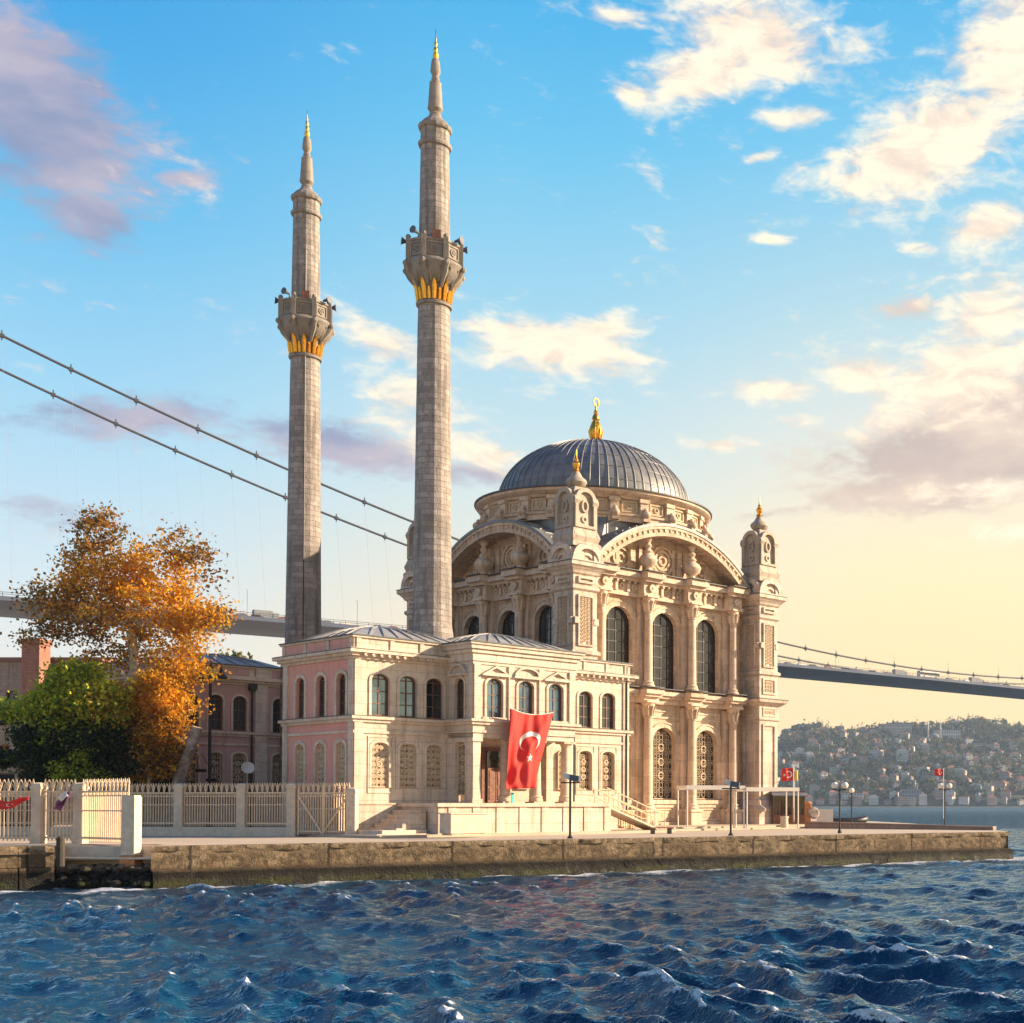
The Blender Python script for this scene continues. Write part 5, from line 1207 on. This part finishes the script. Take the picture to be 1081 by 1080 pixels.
make_tree('green_shrub', 'small light green shrub in front of the dense green tree, just over the fence', 'shrub', [tuple((gx(85, 63.6), 63.6, G0)), pt(85, 840, 63.6)],
    [(84, 806, 12, 14, 63.6, .5, 14, GR), (68, 815, 10, 10, 63.6, .5, 8, GR), (100, 822, 16, 10, 63.6, .6, 10, DG+GR)], .09, 14, 'bark', .22, 90, .08)
make_tree('green_tree', 'small distant olive green tree top above the far rose wing roof', 'tree', [tuple((gx(246, 104), 104, G0)), pt(246, 740, 104), pt(246, 710, 104)],
    [(246, 703, 13, 9, 104, 1, 16, [(.10, .11, .03), (.14, .13, .04)])], .2, 15, 'bark', .45, 80, .25)
make_tree('evergreen_tree', 'dark tree filling the gap behind the autumn plane tree', 'tree', [tuple((gx(120, 69.0), 69.0, G0)), pt(120, 800, 69.0)],
    [(95, 800, 45, 30, 69.0, 2, 40, DG), (140, 800, 40, 34, 69.0, 2, 40, DG)], .22, 16, 'bark', .5, 90, .25)
make_tree('evergreen_tree', 'dark leafy tree behind the black parasol at the left edge', 'tree', [tuple((gx(18, 70.0), 70.0, G0)), pt(18, 800, 70.0)],
    [(12, 748, 10, 12, 70.0, .8, 8, GR), (6, 795, 14, 14, 70.0, 1, 10, DG+GR[2:3])], .13, 17, 'bark', .36, 110, .12)
lt = thing('leaning_trunk', (gx(180, 66.5), 66.5, G0), 'bare leaning cut tree trunk in front of the far rose wing', 'tree trunk')
q0 = Vector(lt.location); a = [Vector(at(px, py, 66.5))-q0 for px, py in ((176, 880), (183, 845), (190, 820), (198, 797), (205, 778), (208, 768))]
tb = MB(); tb.tube(a, [.34, .31, .29, .28, .27, .25], 10); tb.tube([a[3], a[3]+Vector((.35, -.3, .35))], [.17, .13], 8); tb.build('trunk', M['bark_grey'], lt, 50)
tb = MB(); tb.tube([a[5], a[5]+(a[5]-a[4]).normalized()*.02], [.235, .22], 10); tb.build('cut_face', M['relief'], lt)

# ------------------------------------------------------------------ brick house at the left
bh = thing('brick_house', (gx(60, 98), 98, G0), 'old brick and render house with a red chimney behind the green tree', 'house')
sc = 98/F; zt = at(20, 698, 98).z-G0
w = MB(); Pb = lambda s, d, z: (s, -d, z)
holes = [(s, .95, 7.4, 9.6, .3) for s in (-5.1, -3.4, -1.5)]+[(s, .95, 3.2, 5.4, .3) for s in ()]
wall(w, Pb, -14, 3.2, 0, zt, holes, .3); w.face([(3.2, 0, 0), (3.2, 8, 0), (3.2, 8, zt), (3.2, 0, zt)]); w.build('wall', M['brick_grey'], bh, recalc=False)
rf = MB(); rf.box(-14.3, 3.4, -.25, 8, zt, zt+.25); rf.loft([[(-14.3, -.2, zt+.25), (3.4, -.2, zt+.25), (3.4, 8, zt+.25), (-14.3, 8, zt+.25)], [(-13, 3.6, zt+.7), (2, 3.6, zt+.7), (2, 4.2, zt+.7), (-13, 4.2, zt+.7)]]); rf.build('roof', HR[1], bh)
for i, hh in enumerate(holes):
    if i == 1: window(bh, Pb, hh, .25, 'glass', 2, 3, .06)
    else: b = MB(); b.ext(arch_pts(*hh), -.24, -.2, Pb); b.build('bricked_window', M['brick'], bh)
ch = MB(); cx = (47.5-60)*sc; ch.cbox(cx, -1.2, 0, at(47, 681, 96.8).z-G0, .64); ch.cbox(cx, -1.2, at(47, 681, 96.8).z-G0, at(47, 677, 96.8).z-G0, .74); ch.cbox(cx, -1.2, at(47, 677, 96.8).z-G0, at(47, 675, 96.8).z-G0, .66); ch.build('chimney', M['brick'], bh)
# ------------------------------------------------------------------ big flag over the porch
def cloth(name, root, fn, nu, nv, mat, pn='cloth'):
    mb = MB(); ids = [[mb.pt(fn(u/nu, v/nv)) for u in range(nu+1)] for v in range(nv+1)]
    for a, b in zip(ids, ids[1:]):
        for k in range(nu): mb.idx((a[k], a[k+1], b[k+1], b[k]))
    o = mb.build(pn, M[mat], root, True, recalc=False)
    md = o.modifiers.new('thickness', 'SOLIDIFY'); md.thickness = .012; md.offset = 0
    return o
def emblem(root, fn, cu, cv, ru, asp, su, sv, rs, off, rot=0.0):
    """crescent and five-pointed star lying on both faces of the cloth; asp = width / height of the cloth"""
    du = 1e-3
    def on(u, v, s):
        p = Vector(fn(u, v)); a = Vector(fn(u+du, v))-p; b = Vector(fn(u, v+du))-p; n = a.cross(b).normalized(); return tuple(p+n*off*s)
    # local emblem axes: x along v (down), y along u
    def loc(x, y): c, s_ = math.cos(rot), math.sin(rot); X, Y = x*c-y*s_, x*s_+y*c; return cu+Y, cv+X*asp
    cr = MB(); st = MB(); n = 40; d = ru*.25; ri = ru*.8
    amax = math.acos(max(-1, min(1, (ru*ru+d*d-ri*ri)/(2*ru*d))))
    bmax = math.acos(max(-1, min(1, -(ri*ri+d*d-ru*ru)/(2*ri*d))))
    for s in (1, -1):
        out = [(ru*math.cos(t), ru*math.sin(t)) for t in np.linspace(amax, 2*math.pi-amax, n)]
        inn = [(d+ri*math.cos(t), ri*math.sin(t)) for t in np.linspace(bmax, 2*math.pi-bmax, n)]
        for (a, b, c, e) in zip(out, out[1:], inn[1:], inn): cr.face([on(*loc(*q), s) for q in (a, b, c, e)])
        P5 = []
        for k in range(10): r_ = rs if k % 2 == 0 else rs*.38; t = math.pi+k*math.pi/5; P5.append((sv+r_*math.cos(t), su+r_*math.sin(t)))
        for k in range(10):
            a, b = P5[k], P5[(k+1) % 10]; m = (sv, su); h = lambda p, q: ((p[0]+q[0])/2, (p[1]+q[1])/2)
            st.face([on(*loc(*q), s) for q in (m, h(m, a), h(m, b))]); st.face([on(*loc(*q), s) for q in (h(m, a), a, b, h(m, b))])
    cr.build('crescent', M['white_cloth'], root, recalc=False); st.build('star', M['white_cloth'], root, recalc=False)
def pav_pt(px, py, y): p = ploc(px, py, y); return p
c00, c10, c01, c11 = [pav_pt(px, py, -2.75) for px, py in ((536.5, 748), (582.5, 752.5), (533.5, 833), (566, 832))]
def bigflag(u, v):
    p = (c00*(1-u)+c10*u)*(1-v)+(c01*(1-u)+c11*u)*v
    sag = 4*u*(1-u)*(1-v)**2*.20
    fold = (.06+.12*v)*math.sin(8*u+3.0*v+.5)+(.025+.06*v)*math.sin(19*u-5*v)+.03*math.sin(31*u*(1-.4*v)+4*v)
    diag = .16*math.exp(-((u-.15-.75*(1-v)*1.0)/.09)**2)*min(1, v*2)
    q = PMAT @ Vector((p.x+.03*math.sin(5*v+1), p.y-fold-diag-.05, p.z-sag)); return (q.x, q.y, q.z)
bf = thing('flag', PMAT @ c00, 'large red flag with white crescent and star draped down the porch front', 'flag'); bf_o = Vector(bf.location)
bfn = lambda u, v: tuple(Vector(bigflag(u, v))-bf_o)
cloth('flag', bf, bfn, 48, 64, 'red_cloth')
Wf, Hf = (c10-c00).length, (c01-c00).length
emblem(bf, bfn, .56, .38, .215, Wf/Hf, -.02, .33, .095, .018, .12)
b = MB(); b.tube([tuple(Vector(bigflag(u/10, 0))-bf_o+Vector((0, 0, .02))) for u in range(11)], .02, 5); b.build('rope', M['white_cloth'], bf)

def pole_flag(px, py0, py1, Y, w, h, ybase, label, cloth_mat='red_cloth', emb=True, side=-1, dz=0.0, yel=False):
    p = at(px, ybase, Y); top = at(px, py0, Y).z; r = thing('flag', (p.x, p.y, p.z), label, 'flag')
    mb = MB(); mb.tube([(0, 0, 0), (0, 0, top-p.z)], .025, 6); mb.sphere((0, 0, top-p.z), .05, 8, 6); mb.build('flagpole', M['white'], r)
    z1 = top-p.z-.06
    fn = lambda u, v: (side*(u*w), .12*math.sin(u*7+v)*u-.2*u, z1-h*v-dz*u*h+.05*math.sin(u*6)*u)
    cloth('flag', r, fn, 16, 8, cloth_mat)
    if emb: emblem(r, lambda u, v: fn(v, u), .5, .38, .27, h/w*1.0, 0, .33, .13, .012)
    return r
pole_flag(837.5, 810, 0, 82, .72, .78, 868, 'small red flag with white crescent on a pole beside the glass kiosk')
yf = thing('flag', at(838.5, 868, 83.5), 'small yellow flag just behind the red one beside the glass kiosk', 'flag')
zt = at(838.5, 811, 83.5).z-yf.location.z; mb = MB(); mb.tube([(0, 0, 0), (0, 0, zt)], .022, 6); mb.build('flagpole', M['white'], yf); cloth('flag', yf, lambda u, v: (-.1+.32*u, .06*math.sin(u*6), zt-.12-.62*v-.05*u), 10, 6, 'yellow_cloth')
pole_flag(996, 812, 0, 96, .64, .48, 864, 'small red flag flying above the point of the quay at right', dz=-.25)
# the two little flags on the left fence
def low_flag(px0, py0, px1, py1, Y, h, label, mat, emb):
    a, b = at(px0, py0, Y), at(px1, py1, Y); r = thing('flag', a, label, 'flag'); d = b-a
    fn = lambda u, v: (d.x*u, .10*math.sin(u*8+v*2)*u+.05*v, d.z*u-h*(1-.75*u)*(v-.5)+.05*math.sin(u*9))
    cloth('flag', r, fn, 18, 6, mat)
    if emb: emblem(r, lambda u, v: fn(v, u), .5, .5, .2, h/d.length, 0, .30, .10, .014)
    mb = MB(); mb.tube([(-.02, 0, -1.5), (-.02, 0, .45)], .02, 6); mb.build('flagpole', M['iron'], r)
low_flag(-10, 853, 29, 844, 48.6, .42, 'narrow red flag blown out sideways at the left water edge fence', 'red_cloth', True)
pf = thing('flag', at(57, 853, 49.3), 'crumpled purple and white flag caught on the left fence between its posts', 'flag')
cloth('flag', pf, lambda u, v: (.05+.42*v+.10*u+.04*math.sin(9*u), -.12*math.sin(4*v+5*u), .08+.5*v-.22*u+.05*math.sin(8*v)), 10, 14, 'purple_cloth')
cloth('flag', pf, lambda u, v: (.25+.30*v+.10*u, -.18-.06*math.sin(5*v+4*u), .42+.22*v-.18*u), 6, 6, 'white_cloth', 'pale_band')

# ------------------------------------------------------------------ lamps
def flood_post(px, y0, Y, label, grp, side=1):
    base = Vector((gx(px, Y), Y, G0)); r = thing('lamp_post', base, label, 'lamp post', 0, grp); h = at(px, y0, Y).z-G0
    mb = MB(); mb.tube([(0, 0, 0), (0, 0, h-.25)], .05, 8); mb.lathe([(.13, 0), (.13, .04), (.07, .1), (.05, .2)], 10); mb.build('pole', M['iron'], r)
    mb = MB(); mb.tube([(-.42, 0, h-.42), (.42, 0, h-.42)], .03, 6); mb.build('crossbar', M['iron'], r)
    mb = MB(); mb.loft([[(.0, -.18, h-.32), (.40, -.22, h-.40), (.40, .14, h-.40), (.0, .12, h-.32)], [(.02, -.18, h-.06), (.42, -.22, h-.14), (.42, .14, h-.14), (.02, .12, h-.06)]]); f = mb.build('floodlight', M['bridge'], r)
    mb = MB(); mb.loft([[(-.30, -.16, h-.2), (-.02, -.12, h-.3), (-.02, .1, h-.3), (-.3, .1, h-.2)], [(-.26, -.16, h+.02), (.02, -.12, h-.06), (.02, .1, h-.06), (-.26, .1, h+.02)]]); mb.build('floodlight', M['white'], r)
flood_post(602, 816, 57.0, 'black post with two floodlights before the porch terrace', 'floodlight posts on the quay')
flood_post(771.5, 823, 62.3, 'black post with floodlights before the white pipe frames', 'floodlight posts on the quay')
def globe_lamp(px, y0, Y, label, two=True):
    base = Vector((gx(px, Y), Y, G0)); r = thing('street_lamp', base, label, 'street lamp', 0, 'globe lamps on the point'); h = at(px, y0, Y).z-G0
    mb = MB(); mb.lathe([(.11, 0), (.1, .1), (.055, .22), (.042, .5), (.036, h-.4), (.05, h-.3)], 10); mb.build('pole', M['iron'], r)
    if two:
        mb = MB(); mb.tube([(-.26, 0, h-.32), (0, 0, h-.42), (.26, 0, h-.32)], .025, 6); mb.build('arm', M['iron'], r)
    for x in ((-.26, .26) if two else (0,)):
        mb = MB(); mb.sphere((x, 0, h-.15), .175, 14, 10); g = mb.build('globe', M['globe'], r, True)
        mb = MB(); mb.lathe([(.09, h-.38), (.11, h-.33)], 10, x); mb.lathe([(.1, h+.05), (.03, h+.1)], 10, x); mb.build('globe_holder', M['iron'], g)
globe_lamp(886.5, 826, 67.5, 'twin globe lamp on a black pole left of the point, nearer of the close pair')
globe_lamp(899, 832, 84, 'globe lamp on a black pole just right of the nearer twin globe lamp', False)
globe_lamp(997.5, 827, 79, 'twin globe lamp standing alone toward the tip of the quay')
tl = thing('street_lamp', (gx(221, 70), 70, G0), 'tall black street lamp with two hanging shades before the far rose wing', 'street lamp'); h = at(221, 700, 70).z-G0
mb = MB(); mb.lathe([(.17, 0), (.16, .4), (.1, .6), (.085, 1), (.07, h), (.02, h+.15)], 10); mb.build('pole', M['iron'], tl)
for sg in (-1, 1):
    mb = MB(); mb.tube([(0, 0, h-.35), (sg*.3, 0, h-.1), (sg*.56, 0, h-.12), (sg*.58, 0, h-.3)], .03, 6); mb.build('arm', M['iron'], tl)
    mb = MB(); mb.lathe([(.05, h-.28), (.09, h-.45), (.3, h-.75), (.31, h-.8), (.1, h-.84)], 12, sg*.58); mb.build('lamp_shade', M['iron'], tl, 40)
for sg, py, px in ((-1, 814, 213.5), (1, 824, 225)):
    z = at(px, py, 70).z-G0; mb = MB(); x = (px-221)*70/F; mb.box(x-.22, x+.22, -.3, .0, z-.06, z+.1); mb.tube([(0, 0, z+.2), (x, -.1, z+.9), (x*1.6, -.12, z+.6), (x*1.3, -.1, z+.1)], .02, 5); mb.build('floodlight', M['iron'], tl)
fl = thing('floodlight', (gx(263, 69), 69, G0), 'white floodlight on a short post before the far rose wing', 'floodlight'); z = at(263, 812, 69).z-G0
mb = MB(); mb.tube([(0, 0, 0), (0, 0, z-.1)], .05, 8); mb.build('pole', M['iron'], fl)
mb = MB(); mb.lathe([(.1, -.2), (.3, .12), (.33, .2), (.3, .22), (.08, .1)], 14); o = mb.build('lamp_head', M['white'], fl, 40); o.location = (-.05, -.1, z); o.rotation_euler = (R(70), 0, R(35))

# ------------------------------------------------------------------ quay furniture
cb = thing('utility_cabinet', (0, 0, 0), 'pale grey box cabinet standing before the porch terrace', 'cabinet', TH)
cp = at(476, 884.5, 57.2); cb.location = (cp.x, cp.y, G0+.12)
mb = MB(); mb.box(.08, 1.72, .05, .8, 0, .08); mb.box(0, 1.8, 0, .85, .08, .92); mb.box(-.04, 1.84, -.04, .9, .92, .97); mb.build('body', M['concrete_white'], cb)
def pipe_frame(pxa, pxb, ytop, label, Ya, Yb, depth=1.7):
    a, b = Vector((gx(pxa, Ya), Ya, G0+.1)), Vector((gx(pxb, Yb), Yb, G0+.1)); L = (b-a).length; h = at(pxa, ytop, Ya).z-a.z
    r = thing('pipe_frame', a, label, 'canopy frame', math.atan2(b.y-a.y, b.x-a.x), 'white frames before the mosque')
    for x in (0, L):
        for y in (0, depth): mb = MB(); mb.tube([(x, y, 0), (x, y, h)], .045, 8); mb.box(x-.09, x+.09, y-.09, y+.09, 0, .03); mb.build('post', M['white'], r)
    mb = MB(); mb.box(-.06, L+.06, -.06, .06, h-.22, h); mb.box(-.06, L+.06, depth-.06, depth+.06, h-.22, h)
    for x in (0, L): mb.box(x-.05, x+.05, .06, depth-.06, h-.18, h-.01)
    mb.build('top_rail', M['white'], r)
pipe_frame(725.5, 785.5, 829, 'white pipe frame left of its twin, before the mosque lattice windows', 74, 75.5)
pipe_frame(788.5, 842.5, 831, 'white pipe frame right of its twin, at the mosque corner turret', 75.5, 77)
def local_bar(mb, pts, w): mb.tube([tuple(p) for p in pts], w, 6)
rp = thing('metal_ramp', C1, 'pale metal ramp with handrails at the right end of the terrace', 'ramp', TH)
mb = MB(); mb.loft([[(11.95, y, 1.32), (11.95, y, 1.42), (15.4, y, .22), (15.4, y, .12)] for y in (-3.2, -2.0)]); mb.build('ramp_deck', M['concrete_white'], rp)
mb = MB()
for y in (-3.15, -2.05):
    for hh in (.9, .5): mb.tube([(11.95, y, 1.42+hh), (15.3, y, .22+hh), (15.9, y, .22+hh), (15.9, y, .15)], .03, 6)
    for x in np.linspace(12.1, 15.2, 6): z = 1.42-(x-11.95)/3.45*1.2; mb.tube([(x, y, z), (x, y, z+.9)], .028, 6)
mb.build('handrail', M['cream_iron'], rp)
gs = MB()
for k in range(7): gs.box(14.0+k*.16, 14.08+k*.16, -1.7, -1.6, .2, 1.15)
gs.box(13.95, 15.1, -1.71, -1.59, 1.1, 1.16); gs.box(13.95, 15.1, -1.71, -1.59, .35, .4); o = gs.build('barrier', M['cream_iron']); o.location = C1; o.rotation_euler = (0, 0, TH); tag(o, 'cream railing barrier beside the metal ramp foot', 'barrier')
bn = thing('bench', (0, 0, 0), 'low dark slatted bench on the paving right of the metal ramp', 'bench', TH-.3); p = at(698, 879, 66); bn.location = (p.x, p.y, G0)
mb = MB()
for k in range(4): mb.box(-.6, .6, -.2+k*.11, -.11+k*.11, .28, .33)
mb.build('seat', M['wood'], bn)
for x in (-.45, .45): mb = MB(); mb.box(x-.04, x+.04, -.18, .2, 0, .28); mb.build('leg', M['iron'], bn)
# kiosk and the bits round it
kk = thing('kiosk', (gx(816, 86), 86, G0+.1), 'small dark glazed kiosk with a blue awning behind the corner turret', 'kiosk', .25); 
mb = MB(); mb.box(0, 2.1, 0, 1.8, 0, .7); mb.box(0, 2.1, 0, 1.8, 2.0, 2.25)
for x in np.linspace(.03, 2.07, 6):
    for y in (.03, 1.77): mb.box(x-.04, x+.04, y-.04, y+.04, .7, 2.0)
mb.build('frame', M['wood'], kk); mb = MB(); mb.box(.05, 2.05, .05, 1.75, .7, 2.0); mb.build('glazing', M['glass'], kk)
mb = MB(); mb.loft([[(-.1, -.05, 2.1), (2.2, -.05, 2.1), (2.2, -.5, 1.9), (-.1, -.5, 1.9)], [(-.1, -.05, 2.16), (2.2, -.05, 2.16), (2.2, -.5, 1.96), (-.1, -.5, 1.96)]]); mb.build('awning', M['lead'], kk)
op = thing('mooring_post', (gx(853, 82), 82, G0), 'orange rusty post with a round float beside the kiosk', 'post'); mb = MB(); mb.cbox(0, 0, 0, 1.55, .19); mb.lathe([(.22, 1.55), (.2, 1.62), (.05, 1.68)], 10); mb.build('post', M['rust'], op)
mb = MB(); mb.lathe([(.03, -.09), (.3, -.09), (.38, 0), (.3, .09), (.03, .09)], 18); o = mb.build('float', M['bark_grey'], op, 40); o.location = (.36, -.2, .95); o.rotation_euler = (R(80), 0, .4)
sb = thing('notice_board', (gx(871, 84), 84, G0), 'blank white board on legs beside the orange post', 'board', .1); mb = MB(); mb.box(-.52, .52, -.03, .03, .38, 1.18); mb.build('panel', M['white'], sb)
for x in (-.46, .46): mb = MB(); mb.cbox(x, .05, 0, 1.18, .03); mb.build('leg', M['iron'], sb)
bt = thing('dinghy', (gx(895, 90), 90, G0+.05), 'black rubber dinghy on the quay behind the low parapet', 'boat', .2)
mb = MB(); mb.tube([(-1.0, -.5, .3), (.5, -.5, .3), (1.1, -.2, .4), (1.2, 0, .45), (1.1, .2, .4), (.5, .5, .3), (-1.0, .5, .3)], .24, 10); mb.box(-.95, .6, -.4, .4, .05, .15); mb.box(-1.0, -.9, -.4, .4, .1, .5); mb.build('hull', M['iron'], bt, 40)
mb = MB(); mb.box(-1.35, -1.0, -.15, .15, .3, .95); mb.box(-1.15, -1.05, -.06, .06, -.1, .4); mb.build('outboard_motor', M['iron'], bt)
sc_ = thing('bin', (gx(828, 78), 78, G0+.1), 'small stone coloured bin at the foot of the right pipe frame', 'bin'); mb = MB(); mb.lathe([(.2, 0), (.24, .1), (.22, .55), (.27, .6), (.25, .66), (.1, .68)], 12); mb.build('body', M['concrete_white'], sc_, 40); mb = MB(); mb.lathe([(.16, .665), (.15, .72), (.02, .74)], 12); mb.build('lid', M['iron'], sc_, 40)
mp_ = MB(); mp_.tube([(0, 0, -.7), (0, 0, .28), (0, 0, .34)], [.14, .13, .08], 10); o = mp_.build('mooring_post', M['tar']); o.location = (gx(64.5, 46.2), 46.2, G0); tag(o, 'short dark wooden mooring post at the corner of the old quay wall', 'post')
# cafe corner at the left edge
ps = thing('parasol', (gx(-4, 74), 74, G0), 'closed sided black parasol at the left edge behind the fence', 'parasol'); h = at(0, 735, 74).z-G0
mb = MB(); mb.tube([(0, 0, 0), (0, 0, h)], .05, 8); mb.build('pole', M['iron'], ps)
mb = MB(); mb.lathe([(1.45, h-1.55), (1.47, h-1.2), (.8, h-.55), (.05, h)], 8, cap=False); mb.build('canopy', M['iron'], ps)
ct = thing('counter', (gx(14, 73), 73, G0), 'dark cafe counter behind the fence at the left edge', 'counter'); z = at(14, 816, 73).z-G0
mb = MB(); mb.box(-2.2, 2.0, -.4, .4, 0, z-.1); mb.build('body', M['dark'], ct); mb = MB(); mb.box(-2.3, 2.1, -.5, .5, z-.1, z); mb.build('top', M['wood'], ct)
cr = MB(); x, zz = gx(27, 73), ct.location.z+z
for k in range(3): cr.box(-.42, .42, -.28, -.25, .02+.13*k, .12+.13*k); cr.box(-.42, .42, .25, .28, .02+.13*k, .12+.13*k); cr.box(-.42, -.39, -.25, .25, .02+.13*k, .12+.13*k); cr.box(.39, .42, -.25, .25, .02+.13*k, .12+.13*k)
cr.box(-.4, .4, -.26, .26, 0, .03); o = cr.build('crate', M['rust']); o.location = (x, 73, zz); tag(o, 'orange brown crate lying on the dark cafe counter', 'crate')
pt_ = thing('flower_pot', (gx(20, 72.8), 72.8, zz), 'white pot on the dark cafe counter left of the crate', 'pot'); mb = MB(); mb.lathe([(.1, 0), (.14, .1), (.2, .5), (.22, .55), (.17, .56)], 12); mb.build('pot', M['white'], pt_, 40); mb = MB(); mb.lathe([(.165, .52), (.02, .54)], 12); mb.build('soil', M['bark'], pt_)
rl_ = thing('hanging_lamp', (gx(5, 73.5), 73.5, at(5, 789, 73.5).z), 'red lantern hanging under the black parasol edge', 'lamp'); mb = MB(); mb.sphere((0, 0, 0), .2, 12, 8); mb.build('lantern', M['red_cloth'], rl_, True); mb = MB(); mb.tube([(0, 0, .2), (0, 0, 1.3)], .012, 5); mb.build('cord', M['iron'], rl_)
tb_ = MB(); tb_.box(-.07, .07, -.02, .02, 0, .5); o = tb_.build('sign_board', M['teal']); p = PMAT @ Vector((ploc(541, 845, -2.4).x, -2.4, 1.535)); o.location = p; o.rotation_euler = (0, 0, TH); tag(o, 'narrow teal board leaning at a porch column foot under the flag', 'sign')

# ------------------------------------------------------------------ air
HAZE = .00012
if HAZE > 0:
    m = bpy.data.materials.new('haze'); m.use_nodes = True; t = NT(m.node_tree); m.node_tree.nodes.remove(m.node_tree.nodes['Principled BSDF'])
    v = t.add('ShaderNodeVolumePrincipled'); v.inputs['Density'].default_value = HAZE; v.inputs['Color'].default_value = (.56, .74, 1.0, 1); v.inputs['Anisotropy'].default_value = .25
    t.l.new(v.outputs[0], m.node_tree.nodes['Material Output'].inputs['Volume'])
    mb = MB(); mb.box(-4600, 3700, -60, 2900, -40, 230); o = mb.build('haze', m); o['kind'] = 'stuff'
